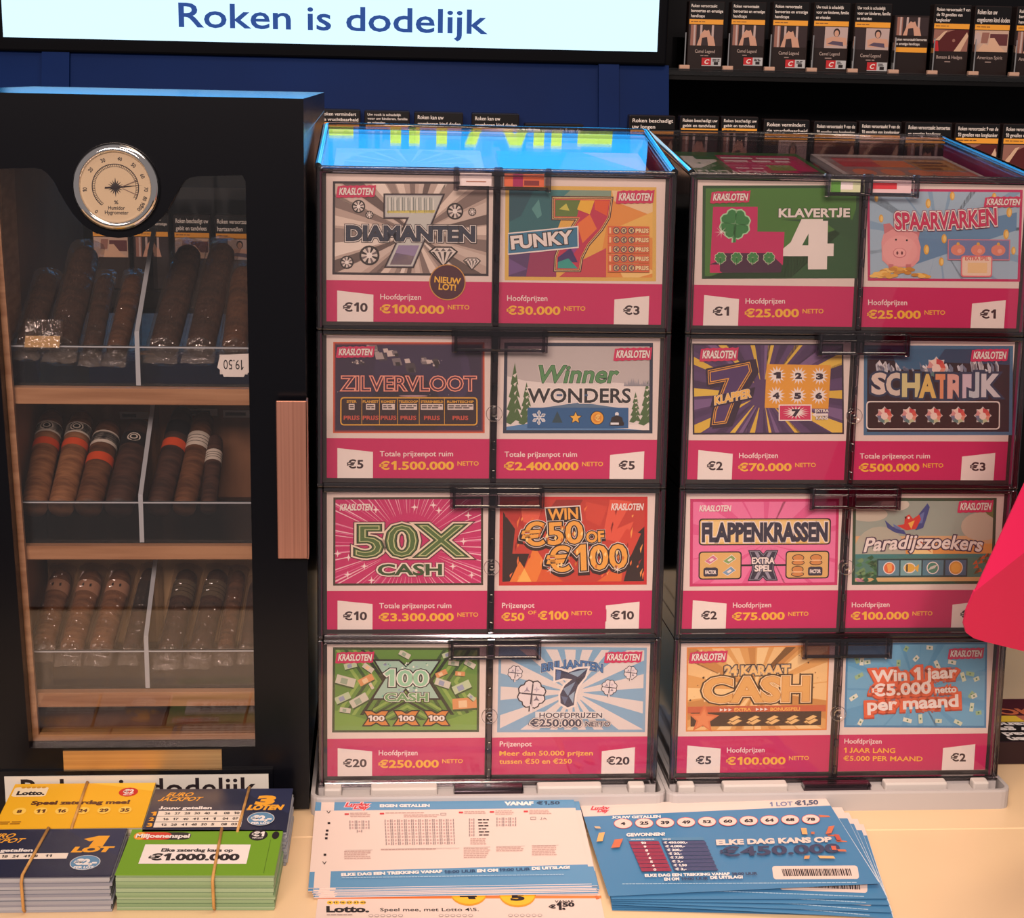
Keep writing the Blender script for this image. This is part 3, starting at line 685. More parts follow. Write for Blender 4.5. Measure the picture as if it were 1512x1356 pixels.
# ------------------------------------------------------------------ dispenser stacks
LP, CW, CH, HP, TILT = .140, .1339, .1182, .1294, .0785
STACKS = ((0.0, 0.0, 0.0), (.3003, -.0007, .0039))
X0, X1, Z0, Z1 = -.0072, .2811, -.0062, .1229
def row_frame(s, r, dx=0.0):
    x, y, w = STACKS[s]; z = (3 - r) * HP
    P = Matrix.Translation((x, y, 0)) @ Matrix.Rotation(w, 4, 'Z') @ Matrix.Rotation(-TILT, 4, 'X') @ Vector((dx, 0, z))
    return P, (-TILT, 0, w)
def dispenser(s, r, label):
    P, rot = row_frame(s, r); top = r == 0; D = (.155, .222 if top else .185)[s]
    t = thing('ticket_dispenser', label, 'dispenser', P, rot, 'clear ticket dispenser boxes')
    rise = ((.035, .155), (.0365, .232))[s]; k = rise[0] / (rise[1] + .006)
    zl = lambda y: Z1 - .001 + (y + .006) * k
    # side walls and floor: magenta lining inside a clear shell
    prof = [(-.0035, Z0 + .002), (D, Z0 + .002), (D, zl(D) - .003 if top else Z1 - .003), (-.0035, Z1 - .003)]
    m = M(); m.prism(prof, 'x', X0 + .0022, X0 + .0035, SIDE); m.build('side_lining', t)
    m = M(); m.prism(prof, 'x', X1 - .0035, X1 - .0022, SIDE); m.build('side_lining', t)
    prof2 = [(-.0040, Z0), (D + .002, Z0), (D + .002, zl(D + .002) if top else Z1 - .0012), (-.0040, Z1 - .0012)]
    m = M(); m.prism(prof2, 'x', X0, X0 + .0018, SMOKE); m.prism(prof2, 'x', X1 - .0018, X1, SMOKE)
    m.box(X0 + .0018, X1 - .0018, -.004, D, Z0, Z0 + .0018, SMOKE); m.box(X0 + .0018, X1 - .0018, D, D + .002, Z0, zl(D) - .003 if top else Z1 - .003, SMOKE)
    m.build('shell', t)
    if not top:
        m = M(); m.box(X0 + .0018, X1 - .0018, -.004, D, Z1 - .0028, Z1 - .0012, SMOKE); m.build('top_plate', t)
    # back stop that holds the posters
    m = M(); m.box(X0 + .004, X1 - .004, .0009, .0018, Z0 + .002, Z1 - .004, col(30, 24, 30, .5)); m.build('back_stop', t)
    # hinged front cover with clear rims
    c = M(); c.box(X0, X1, -.0078, -.0062, Z0, Z1 - .0008, CLEAR); c = c.build('front_cover', t)
    m = M()
    m.box(X0 - .0006, X0 + .0042, -.0100, -.0040, Z0, Z1, RIM, .0012, 2); m.box(X1 - .0042, X1 + .0006, -.0100, -.0040, Z0, Z1, RIM, .0012, 2)
    m.box(X0 + .0042, X1 - .0042, -.0100, -.0040, Z0, Z0 + .0042, RIM, .0010, 2); m.box(X0 + .0042, X1 - .0042, -.0100, -.0040, Z1 - .0040, Z1, RIM, .0010, 2)
    m.build('cover_rim', c)
    m = M(); m.box(CW + .0006, LP - .0006, -.0090, -.0064, Z0 + .0042, Z1 - .0040, SMOKE, .0008, 2); m.build('middle_strip', c)
    m = M()
    for q in range(5): m.box(CW + .0016, LP - .0016, -.0104, -.0090, Z0 + .008 + q * .024, Z0 + .015 + q * .024, RIM, .0006, 1)
    m.build('strip_ribs', c)
    if not top:
        m = M(); cx = CW + .003; m.X = Matrix.Translation((cx, -.0092, .056))
        m.lathe([(0, -.0030), (.0020, -.0030), (.0022, -.0022), (.0034, -.0022), (.0040, -.0030), (.0060, -.0030), (.0068, -.0020), (.0068, 0)], 28, LIDCLEAR, 'y'); m.build('pivot_button', c)
    # latch that spans the two lanes
    lx0, lx1, lz0, lz1 = .1035, .1770, .1075, .1245
    m = M(); K = LIDCLEAR if top else SMOKE; y0, y1 = -.0160, -.0105
    m.box(lx0, lx1, y0, y0 + .0014, lz0, lz1, K, .0004, 1)
    m.box(lx0, lx1, y0 + .0014, y1, lz1 - .0015, lz1, K); m.box(lx0, lx1, y0 + .0014, y1, lz0, lz0 + .0015, K)
    la = m.build('latch', t)
    m = M(); KR = RIM if top else SMOKE
    m.box(lx0 - .0022, lx0 + .0022, y0 - .001, y1, lz0 - .001, lz1 + .0008, KR, .0008, 2); m.box(lx1 - .0022, lx1 + .0022, y0 - .001, y1, lz0 - .001, lz1 + .0008, KR, .0008, 2)
    m.box(lx0, lx1, y0 - .0008, y0 + .001, lz0, lz0 + .0026, RIM, .0006, 1); m.box(lx0, lx1, y0 - .0008, y0 + .001, lz1 - .0062, lz1 - .0046, KR, .0004, 1)
    m.box(CW - .0005, LP + .0005, y0 - .0012, y1, lz0 + .001, lz1 + .001, KR, .0008, 2); m.build('latch_ribs', la)
    if top:
        m = M(); m.box(lx0 + .003, CW - .002, -.0104, -.0100, lz0 + .003, lz1 - .004, (PAPER, col(206, 214, 170))[s]); m.box(LP + .002, lx1 - .003, -.0104, -.0100, lz0 + .003, lz1 - .004, (col(206, 100, 60), col(226, 196, 196))[s])
        if s == 0: m.box(LP + .009, LP + .017, -.0106, -.0104, lz0 + .003, lz1 - .004, col(150, 30, 80)); m.box(LP + .018, LP + .030, -.0106, -.0104, lz0 + .004, lz1 - .009, col(120, 40, 40)); m.box(lx0 + .008, lx0 + .024, -.0106, -.0104, lz0 + .006, lz0 + .0068, col(150, 90, 60))
        else: m.box(LP + .002, LP + .022, -.0106, -.0104, lz0 + .006, lz1 - .006, col(206, 50, 60)); m.box(lx0 + .004, lx0 + .012, -.0106, -.0104, lz0 + .003, lz1 - .005, col(90, 150, 60)); m.box(lx0 + .012, lx0 + .022, -.0106, -.0104, lz0 + .005, lz1 - .006, WHITE)
        m.build('ticket_end', t)
        # sloping clear lid with rounded edges
        yb = rise[1]; T = .0020
        m = M(); m.prism([(-.006, zl(-.006)), (yb, zl(yb)), (yb, zl(yb) + T), (-.006, zl(-.006) + T)], 'x', X0 + .002, X1 - .002, LIDCLEAR); lid = m.build('lid', t)
        m = M(); r = .0030
        m.tube([(X0 + .001, -.006, zl(-.006) + T), (X0 + .001, yb - .004, zl(yb - .004) + T), (X0 + .004, yb, zl(yb) + T), (X1 - .004, yb, zl(yb) + T), (X1 - .001, yb - .004, zl(yb - .004) + T), (X1 - .001, -.006, zl(-.006) + T)], r, RIM, 10)
        m.tube([(X0 + .001, -.0065, zl(-.006) + .0005), (X1 - .001, -.0065, zl(-.006) + .0005)], .0024, RIM, 10)
        m.build('lid_edge', lid)
    return t
DL = (('clear dispenser box at top of left stack with blue lit lid and silver seven poster', 'clear dispenser box in left stack, second from top, holding spaceship and winter posters',
       'clear dispenser box in left stack, third from top, holding the green lettered and flame posters', 'lowest clear dispenser box of left stack, holding the banknote and light blue clover posters'),
      ('clear dispenser box at top of right stack with piggy bank poster and clear lid', 'clear dispenser box in right stack, second from top, holding the purple yellow ray poster',
       'clear dispenser box in right stack, third from top, half covered by the pink sign', 'lowest clear dispenser box of right stack, holding the gold CASH poster'))
for s_ in (0, 1):
    for r_ in range(4): dispenser(s_, r_, DL[s_][r_])
# grey bases
def base(s, label):
    x, y, w = STACKS[s]; D = (.155, .185)[s]
    t = thing('dispenser_base', label, 'dispenser base', (x, y, ZC), (0, 0, w), 'grey bases under the dispenser stacks')
    m = M(); ax0, ax1 = X0 - .006, X1 + .006; yf = -.0315; yb = D + .012; H = .0175; r = .009; zf = lambda q: max(.0012, (-.0066 - .022 * 0 + .022) - .0785 * max(q, -.02) - .0008)
    def rr(x0, x1, y0, y1, r):
        P = []
        for cx, cy, a in ((x1 - r, y0 + r, -90), (x1 - r, y1 - r, 0), (x0 + r, y1 - r, 90), (x0 + r, y0 + r, 180)):
            P += [(cx + r * math.cos(math.radians(a + k * 22.5)), cy + r * math.sin(math.radians(a + k * 22.5))) for k in range(5)]
        return P
    outer, inner = rr(ax0, ax1, yf, yb, r), rr(ax0 + .0036, ax1 - .0036, yf + .0036, yb - .0036, r - .003); n = len(outer)
    h = lambda p: H if p[1] < 0 else max(.004, H - .07 * p[1])
    hh = lambda p: h(p)
    loops = [[(p[0], p[1], 0) for p in outer], [(p[0], p[1], hh(p) - .0018) for p in outer],
             [(p[0] * .9985 + .0002, p[1] + (.0006 if p[1] < 0 else -.0006), hh(p)) for p in outer], [(p[0], p[1], hh(p)) for p in inner], [(p[0], p[1], .002) for p in inner]]
    vs = [q for l in loops for q in l]
    m.add(vs, [(a * n + k, a * n + (k + 1) % n, (a + 1) * n + (k + 1) % n, (a + 1) * n + k) for a in range(4) for k in range(n)], TRAYGREY, False)
    m.add(loops[4], [tuple(range(n))], TRAYGREY); m.add(loops[0], [tuple(range(n))], TRAYGREY); m.build('base_rim', t)
    m = M(); m.prism([(-.0088, .0005), (D, .0005), (D, max(.0012, .0218 - .0066 - .0785 * D - .0006)), (-.004, .0218 - .0066 + .0002), (-.0088, .0218 - .0066 + .0002)], 'x', X0, X1, TRAYGREY); m.build('wedge', t)
    for x0, x1 in ((-.0020, .0125), (.0370, .0930), (.1780, .2330), (.2560, .2700)):
        m = M(); m.box(x0, x1, -.0225, -.0115, .0010, .0208, TRAYLIGHT, .0016, 2); m.build('tab', t)
    m = M(); m.box(.1075, .1660, -.0215, -.0125, .0085, .0200, SMOKE, .0008, 1); m.box(.1075, .1660, -.0222, -.0210, .0170, .0190, RIM); m.box(.1075, .1660, -.0222, -.0210, .0095, .0110, RIM); m.build('clear_catch', t)
    for x0, x1 in ((.0125, .0370), (.0930, .1075), (.1660, .1780), (.2330, .2560)):
        m = M(); m.box(x0, x1, -.0285, -.0110, .0008, .0150, TRAYGREY, .0008, 1); m.build('recess_step', t)
base(0, 'grey plastic base with raised tabs under the left dispenser stack'); base(1, 'grey plastic base with raised tabs under the right dispenser stack')

# ------------------------------------------------------------------ posters behind the front covers
def badge(a, x0, y0, x1, y1, bg=True):
    h = y1 - y0; w = x1 - x0
    if bg:
        P = []
        for k in range(13): P.append((x0 + w * k / 12, y0 + (3 if k % 2 else 0) - .03 * h * (k - 6) / 6 + (4 if k < 1 else 0)))
        for k in range(13): P.append((x1 - w * k / 12, y1 + (0 if k % 2 else -3) + .04 * h * (k - 6) / 6))
        P = [(p[0] + (.06 * h if p[1] < (y0 + y1) / 2 else -.06 * h), p[1]) for p in P]
        a.poly(P, col(206, 44, 96))
    a.text('KRASLOTEN', x0 + .06 * w, x1 - .07 * w, y1 - h * .24, h * .56, WHITE, .035, ((.075, col(150, 20, 66)),) if bg else (), sh=.14)
GOLD = YELLOW
CARDS = {}
def card(s, r, l, q, tag_, txt, prize, pw, label, art, bg=True, bx=None, tp=None, lines2=None):
    P, rot = row_frame(s, r, l * LP)
    t = thing('ticket_poster', label, 'poster', P, rot, 'lottery ticket posters in the dispenser boxes')
    m = M(); m.box(0, CW, 0, .0007, 0, CH, PAPER); m.build('paper_sheet', t)
    a = Art(q, CW, CH); a.nrect(0, 0, 1, .282, MAGENTA)
    if l == 0: tx = .325; px0 = .325
    else: tx = .05; px0 = .05
    mid = lambda u, v: a.px(u, v)
    A = mid(tx, .155); B = mid(tx + len(txt) * .0205, .155); dyc = A[1] - mid(tx, .215)[1]
    if lines2 is None:
        a.text(txt, A[0], B[0], A[1], dyc * .66, WHITE, .008)
        A = mid(px0, .062); B = mid(px0 + pw, .062); a.text(prize, A[0], B[0], A[1], dyc * .95, GOLD, .03)
        if prize != '€50 OF':
            A = mid(px0 + pw + .025, .092); B = mid(px0 + pw + .155, .092); a.text('NETTO', A[0], B[0], A[1], dyc * .52, GOLD, .016)
        else:
            pass
    else:
        A = mid(tx, .215); B = mid(tx + len(txt) * .0205, .215); a.text(txt, A[0], B[0], A[1], dyc * .66, WHITE, .008)
        for k, (q_, w_) in enumerate(lines2):
            A = mid(tx, .145 - k * .062); B = mid(tx + w_, .145 - k * .062); a.text(q_, A[0], B[0], A[1], dyc * .62, GOLD, .016)
    a.build('prize_print', t)
    a = Art(q, CW, CH); a.l = 3; art(a); a.build('picture', t)
    a = Art(q, CW, CH, layer=60); x0, y0, x1, y1 = bx; badge(a, x0, y0, x1, y1, bg); a.build('corner_badge', t)
    a = Art(q, CW, CH, layer=8)
    if l == 0: a.npoly([(.065, .0), (.065, .212), (.283, .186), (.283, .0)], WHITE); c = .174
    else: a.npoly([(.708, .0), (.708, .172), (.922, .200), (.922, .0)], WHITE); c = .815
    w = .072 if len(tag_) > 2 else .048; A = mid(c - w, .07); B = mid(c + w, .07); a.text(tag_, A[0], B[0], A[1], dyc * 1.0, col(52, 30, 40), .03)
    tag(a.build('price_tag', t), 'white price tag')

def pic(a, x0, y0, x1, y1, t, fr, bg):
    a.rect(x0, y0, x1, y1, fr); a.rect(x0 + t, y0 + t, x1 - t, y1 - t, bg); a.box = (x0 + t, y0 + t, x1 - t, y1 - t)
def gem(a, x, y, r, dark=None):
    dark = dark or col(30, 24, 30)
    a.circ(x, y, r, dark); a.circ(x, y, r * .8, col(216, 206, 200))
    a.hold = True
    for k in range(8):
        d = k * PI / 4 + .2; a.poly([(x, y), (x + r * .8 * math.cos(d), y + r * .8 * math.sin(d)), (x + r * .8 * math.cos(d + .36), y + r * .8 * math.sin(d + .36))], col(110, 100, 104) if k % 2 else dark)
    a.hold = False; a.l += 1; a.circ(x, y, r * .3, col(236, 230, 226), n=8)
def clover(a, x, y, r, m, edge=None, ps=None):
    for mm, g in ((edge, .10), (m, 0)):
        if mm is None: continue
        a.hold = True
        for k in range(4):
            d = PI / 4 + k * PI / 2 + .1; c, s = math.cos(d), math.sin(d)
            Q = [(.06, 0), (.45, -.52), (.78, -.66), (1.02, -.52), (1.08, -.24), (.96, 0), (1.08, .24), (1.02, .52), (.78, .66), (.45, .52)]
            Q = off7(Q, g) if g else Q
            a.put([(x + r * (u * c - v * s), y + r * (u * s + v * c)) for u, v in Q], [(0, 1, 2, 3, 4, 5), (0, 5, 6, 7, 8, 9)], mm)
        g = 1.8 if g else 1
        a.poly([(x - r * .08 * g, y), (x + r * .10 * g, y), (x + r * .08, y + r * 1.45), (x - r * .14 * g, y + r * 1.45)], mm)
        a.hold = False; a.l += 1
def shape(a, P, layers):
    for d, m in layers: a.put(off7(P, d) if d else P, *tri(P, m))
def tri(P, m):
    return ([tuple(t) for t in tessellate_polygon([[Vector((p[0], p[1], 0)) for p in P]])], m)
def c_diamonds(a):
    pic(a, 80, 322, 730, 715, 10, col(38, 34, 46), col(186, 168, 158))
    a.rays(420, 540, [col(224, 208, 196), col(128, 112, 108), col(206, 190, 180), col(98, 84, 82), col(232, 220, 210), col(150, 134, 128)], 34, 520, .8, .3)
    a.box = None
    for x, y, r in ((187, 427, 28), (232, 462, 17), (588, 445, 35), (660, 447, 17), (233, 632, 42), (140, 662, 28)): gem(a, x, y, r)
    for x, y, r in ((540, 632, 62), (660, 662, 38)):
        a.poly([(x - r, y - r * .3), (x - r * .55, y - r * .65), (x + r * .55, y - r * .65), (x + r, y - r * .3), (x, y + r * .75)], INK)
        a.poly([(x - r * .85, y - r * .3), (x - r * .5, y - r * .56), (x + r * .5, y - r * .56), (x + r * .85, y - r * .3), (x, y + r * .6)], col(222, 214, 208))
        a.hold = True
        for k in range(4): a.poly([(x - r * .8 + k * r * .42, y - r * .28), (x - r * .62 + k * r * .42, y - r * .28), (x - r * .1 + k * r * .08, y + r * .5)], col(92, 84, 88) if k % 2 else INK)
        for k in range(3): a.poly([(x - r * .6 + k * r * .42, y - r * .32), (x - r * .42 + k * r * .42, y - r * .54), (x - r * .24 + k * r * .42, y - r * .32)], col(110, 102, 104))
        a.hold = False; a.l += 1
    S7 = [(298, 380), (534, 380), (412, 676), (306, 676), (398, 470), (298, 470)]
    shape(a, S7, ((8, INK), (3, col(110, 104, 120)), (0, col(196, 200, 196))))
    a.hold = True
    for k in range(26): x = 306 + k * 7.6; a.poly([(x, 386 + random.random() * 20), (x + 4, 386), (x + 5, 440 + random.random() * 24), (x + 1, 446)], (col(150, 158, 152), col(226, 228, 220), col(120, 130, 128))[k % 3])
    a.poly([(306, 444), (506, 440), (502, 452), (306, 454)], col(214, 204, 110)); a.poly([(318, 670), (354, 588), (440, 588), (406, 670)], col(146, 132, 170)); a.poly([(318, 670), (340, 620), (420, 634), (406, 670)], col(166, 150, 160))
    a.hold = False; a.l += 1
    a.text('DIAMANTEN', 140, 668, 568, 62, col(40, 52, 74), .035, ((.125, INK), (.095, col(232, 228, 226)), (.06, INK)))
    a.circ(558, 742, 76, col(206, 150, 70), n=36); a.circ(558, 742, 72, col(70, 22, 46), n=36)
    a.text('NIEUW', 504, 612, 742, 26, GOLD, .03, rot=-4); a.text('LOT!', 522, 592, 772, 26, GOLD, .03, rot=-4)
def c_funky(a):
    pic(a, 794, 345, 1432, 738, 16, col(222, 184, 92), col(228, 178, 84))
    def pl(c, *p): a.poly(p, col(*c))
    pl((38, 106, 116), (800, 350), (1080, 350), (1000, 560), (800, 560)); pl((28, 84, 100), (800, 350), (920, 350), (860, 470), (800, 500)); pl((84, 150, 150), (905, 440), (935, 400), (948, 465), (930, 480)); pl((60, 130, 134), (950, 350), (1090, 350), (1000, 420)); pl((128, 158, 140), (1080, 350), (1240, 350), (1240, 385), (1040, 385))
    pl((232, 204, 160), (1240, 350), (1432, 350), (1432, 480), (1260, 430)); pl((226, 150, 70), (1240, 400), (1432, 470), (1432, 740), (1180, 740)); pl((232, 188, 96), (1250, 520), (1432, 440), (1432, 560)); pl((240, 206, 130), (1230, 600), (1432, 700), (1300, 740))
    pl((86, 60, 110), (800, 620), (1000, 600), (980, 740), (800, 740)); pl((150, 52, 96), (900, 620), (1010, 610), (1010, 740), (880, 740)); pl((110, 80, 140), (800, 640), (890, 690), (800, 720)); pl((196, 70, 84), (1100, 660), (1220, 600), (1220, 740), (1000, 740))
    S7 = [(1000, 398), (1236, 398), (1226, 470), (1196, 520), (1140, 584), (1112, 640), (1104, 690), (1010, 690), (1012, 640), (1030, 588), (1078, 520), (1108, 474), (1000, 474)]
    shape(a, S7, ((12, col(60, 26, 40)), (8, col(232, 200, 150)), (5, col(60, 26, 40)), (2, col(240, 180, 90)), (0, col(190, 48, 84))))
    pl((96, 126, 60), (1004, 402), (1110, 402), (1096, 470), (1004, 470)); pl((200, 200, 90), (1020, 440), (1050, 416), (1064, 446)); pl((236, 186, 60), (1110, 402), (1170, 402), (1150, 460), (1096, 440)); pl((222, 90, 50), (1170, 402), (1232, 402), (1222, 466), (1170, 440)); pl((230, 120, 60), (1096, 500), (1150, 460), (1180, 520), (1120, 580)); pl((150, 60, 140), (1040, 590), (1080, 530), (1110, 590), (1070, 640)); pl((60, 46, 110), (1016, 640), (1070, 600), (1100, 660), (1016, 660)); pl((46, 160, 150), (1016, 660), (1060, 644), (1100, 686), (1016, 686))
    a.box = None
    a.poly([(806, 540), (1102, 508), (1104, 600), (806, 632)], WHITE); a.poly([(808, 545), (1097, 514), (1099, 595), (808, 626)], col(52, 122, 158))
    a.text('FUNKY', 824, 1076, 606, 54, WHITE, .04, ((.09, col(40, 40, 50)),), rot=6)
    for k in range(5):
        y = 508 + k * 39; a.rect(1226, y, 1402, y + 36, col(214, 106, 66)); a.rect(1232, y + 6, 1240, y + 30, col(240, 200, 150))
        for j in range(3): a.circ(1262 + j * 32, y + 18, 14, col(40, 40, 90)); a.circ(1262 + j * 32, y + 18, 11, col(220, 196, 140)); a.text('€', 1256 + j * 32, 1268 + j * 32, y + 25, 14, col(40, 40, 90), .04)
        a.text('PRIJS', 1344, 1398, y + 26, 17, col(244, 220, 170), .04, ((.08, col(120, 50, 40)),))
def c_fleet(a):
    pic(a, 88, 70, 718, 445, 6, col(206, 84, 50), col(120, 50, 66)); a.rect(98, 82, 706, 433, col(46, 34, 66)); a.box = (98, 82, 706, 433)
    a.circ(470, 200, 190, col(60, 46, 84)); a.circ(440, 190, 184, col(52, 40, 76)); a.circ(390, 350, 150, col(38, 28, 52))
    random.seed(5)
    for cx, cy, w, h in ((330, 130, 110, 50), (490, 152, 40, 28), (190, 150, 30, 14)):
        for k in range(16):
            x = cx + random.uniform(-w, w) * .8; y = cy + (x - cx) * .45 * (h / 50) + random.uniform(-h, h) * .45; r = random.uniform(.12, .3) * h
            a.poly([(x - r * 1.6, y - r), (x + r, y - r * 1.2), (x + r * 1.8, y + r), (x - r, y + r * 1.2)], (col(120, 110, 116), col(70, 62, 72), col(168, 156, 156), col(44, 38, 46), col(206, 190, 186))[k % 5])
    a.hold = True
    for k in range(26): a.circ(random.uniform(100, 700), random.uniform(85, 430), 1.3, col(220, 200, 210), n=6)
    a.hold = False; a.l += 1; a.box = None
    NE = col(250, 196, 170)
    a.text('ZILVERVLOOT', 122, 682, 268, 62, col(70, 36, 62), -.012, ((.052, col(196, 84, 80)), (.036, NE), (.012, col(214, 110, 96))))
    a.circ(420, 290, 60, col(190, 150, 160), 3)
    a.rrect(118, 295, 688, 412, 14, col(226, 170, 60)); a.rrect(123, 300, 683, 407, 10, col(44, 24, 36))
    for x in (207, 280, 355, 445, 550): a.rect(x - 1, 300, x + 1, 407, col(226, 170, 60))
    for x0, x1, t in ((123, 207, 'STER'), (207, 280, 'PLANEET'), (280, 355, 'KOMEET'), (355, 445, 'TELESCOOP'), (445, 550, 'STERRENBEELD'), (550, 683, 'RUIMTESCHIP')):
        c = (x0 + x1) / 2; w = min((x1 - x0) * .44, len(t) * 5); a.text(t, c - w, c + w, 318, 10, col(226, 170, 60), .03)
        wb = {4: 12, 7: 19, 6: 26, 9: 36, 12: 46, 11: 54}[len(t)]; a.rect(c - wb, 323, c + wb, 347, col(222, 206, 200)); a.lines(c - wb + 4, c + wb - 3, 328, 8, 2, 5, INK, .05)
        a.text('PRIJS', c - 32 if x1 - x0 > 66 else c - 28, c + 32 if x1 - x0 > 66 else c + 28, 388, 17, col(206, 84, 66), .02)
def c_winter(a):
    pic(a, 790, 74, 1412, 447, 14, col(36, 46, 70), col(190, 182, 182))
    a.poly([(800, 210), (880, 230), (1000, 240), (1240, 236), (1420, 250), (1420, 450), (800, 450)], col(226, 218, 216)); a.poly([(920, 345), (1110, 318), (1300, 345)], col(90, 120, 150)); a.poly([(800, 420), (900, 405), (1000, 425), (1200, 410), (1420, 440), (1420, 450), (800, 450)], col(80, 130, 180)); a.poly([(1180, 420), (1420, 405), (1420, 436)], WHITE)
    G = col(74, 106, 62)
    for x, y, w, h in ((835, 155, 70, 260), (885, 235, 56, 180), (1388, 228, 64, 190), (1340, 275, 44, 130)):
        for k in range(4): yy = y + h * k * .2; ww = w * (.34 + .22 * k); a.poly([(x, yy), (x + ww / 2 + 4, yy + h * .36), (x + ww * .1, yy + h * .31), (x - ww * .2, yy + h * .38), (x - ww / 2 - 4, yy + h * .34)], G)
        a.hold = True
        for k in range(5): a.poly([(x - 8 + 3 * k, y + h * (.2 + .14 * k)), (x + 10, y + h * (.16 + .14 * k)), (x + 2, y + h * (.24 + .14 * k))], col(222, 216, 206))
        a.hold = False; a.l += 1
    a.hold = True
    for k in range(18): x = 1290 + k * 7; h = random.uniform(10, 34); a.poly([(x, 250), (x + 5, 250 - h), (x + 10, 250)], col(150, 150, 160))
    a.hold = False; a.l += 1; a.box = None
    a.text('Winner', 922, 1258, 236, 74, col(86, 142, 92), .016, ((.055, WHITE), (.038, col(34, 70, 50))), sh=.22)
    a.text('WONDERS', 892, 1318, 318, 60, col(34, 34, 42), .022, ((.07, WHITE),))
    a.rect(1010, 284, 1034, 292, col(60, 90, 130)); a.rect(1126, 284, 1140, 292, col(60, 90, 130))
    a.rect(890, 340, 1310, 424, col(34, 92, 146)); SN = col(226, 230, 236)
    a.hold = True
    for k in range(3): d = k * PI / 3 + PI / 2; a.line((938 - 30 * math.cos(d), 381 - 30 * math.sin(d)), (938 + 30 * math.cos(d), 381 + 30 * math.sin(d)), 6, SN)
    for k in range(6): d = k * PI / 3 + PI / 2; a.circ(938 + 20 * math.cos(d), 381 + 20 * math.sin(d), 8, SN, n=6)
    a.hold = False; a.l += 1; a.poly([(1014, 354), (1036, 402), (992, 402)], col(38, 70, 84)); a.star(1090, 382, 29, 14, 5, INK); a.star(1090, 382, 24, 11, 5, col(236, 182, 74))
    a.circ(1180, 382, 29, INK); a.circ(1180, 382, 26, col(236, 166, 56)); a.circ(1180, 382, 18, col(220, 140, 44)); a.text('€', 1171, 1191, 393, 24, col(246, 204, 110), .04)
    a.circ(1262, 366, 8, SN); a.poly([(1236, 398), (1240, 380), (1262, 370), (1284, 380), (1288, 398)], INK); a.rrect(1232, 398, 1292, 414, 4, INK); a.lines(1236, 1290, 401, 4, 1, 9, SN, .02)
def c_fifty(a):
    pic(a, 92, 67, 712, 428, 9, col(62, 52, 40), col(196, 40, 108)); LT = col(240, 190, 206)
    a.rays(405, 262, [LT], 60, 420, .16, .35, 130); a.rays(405, 262, [col(224, 110, 160)], 40, 420, .1, .4, 150)
    for x, y in ((267, 118), (427, 108), (505, 100), (650, 142), (630, 248), (155, 312), (152, 382), (220, 348), (528, 122), (586, 350), (250, 406), (664, 386), (110, 296)): a.star(x, y, 16, 4, 4, WHITE); a.circ(x, y, 6, col(250, 220, 226), n=10)
    a.box = None
    a.text('50X', 186, 632, 306, 132, col(80, 112, 60), -.012, ((.095, col(96, 36, 60)), (.078, col(234, 216, 196)), (.045, col(34, 54, 30)), (.022, col(84, 116, 62)), (.004, col(200, 206, 150))))
    a.text('CASH', 278, 538, 384, 46, col(52, 84, 42), .02, ((.13, col(110, 30, 66)), (.10, col(240, 226, 214)), (.03, col(34, 54, 30))))
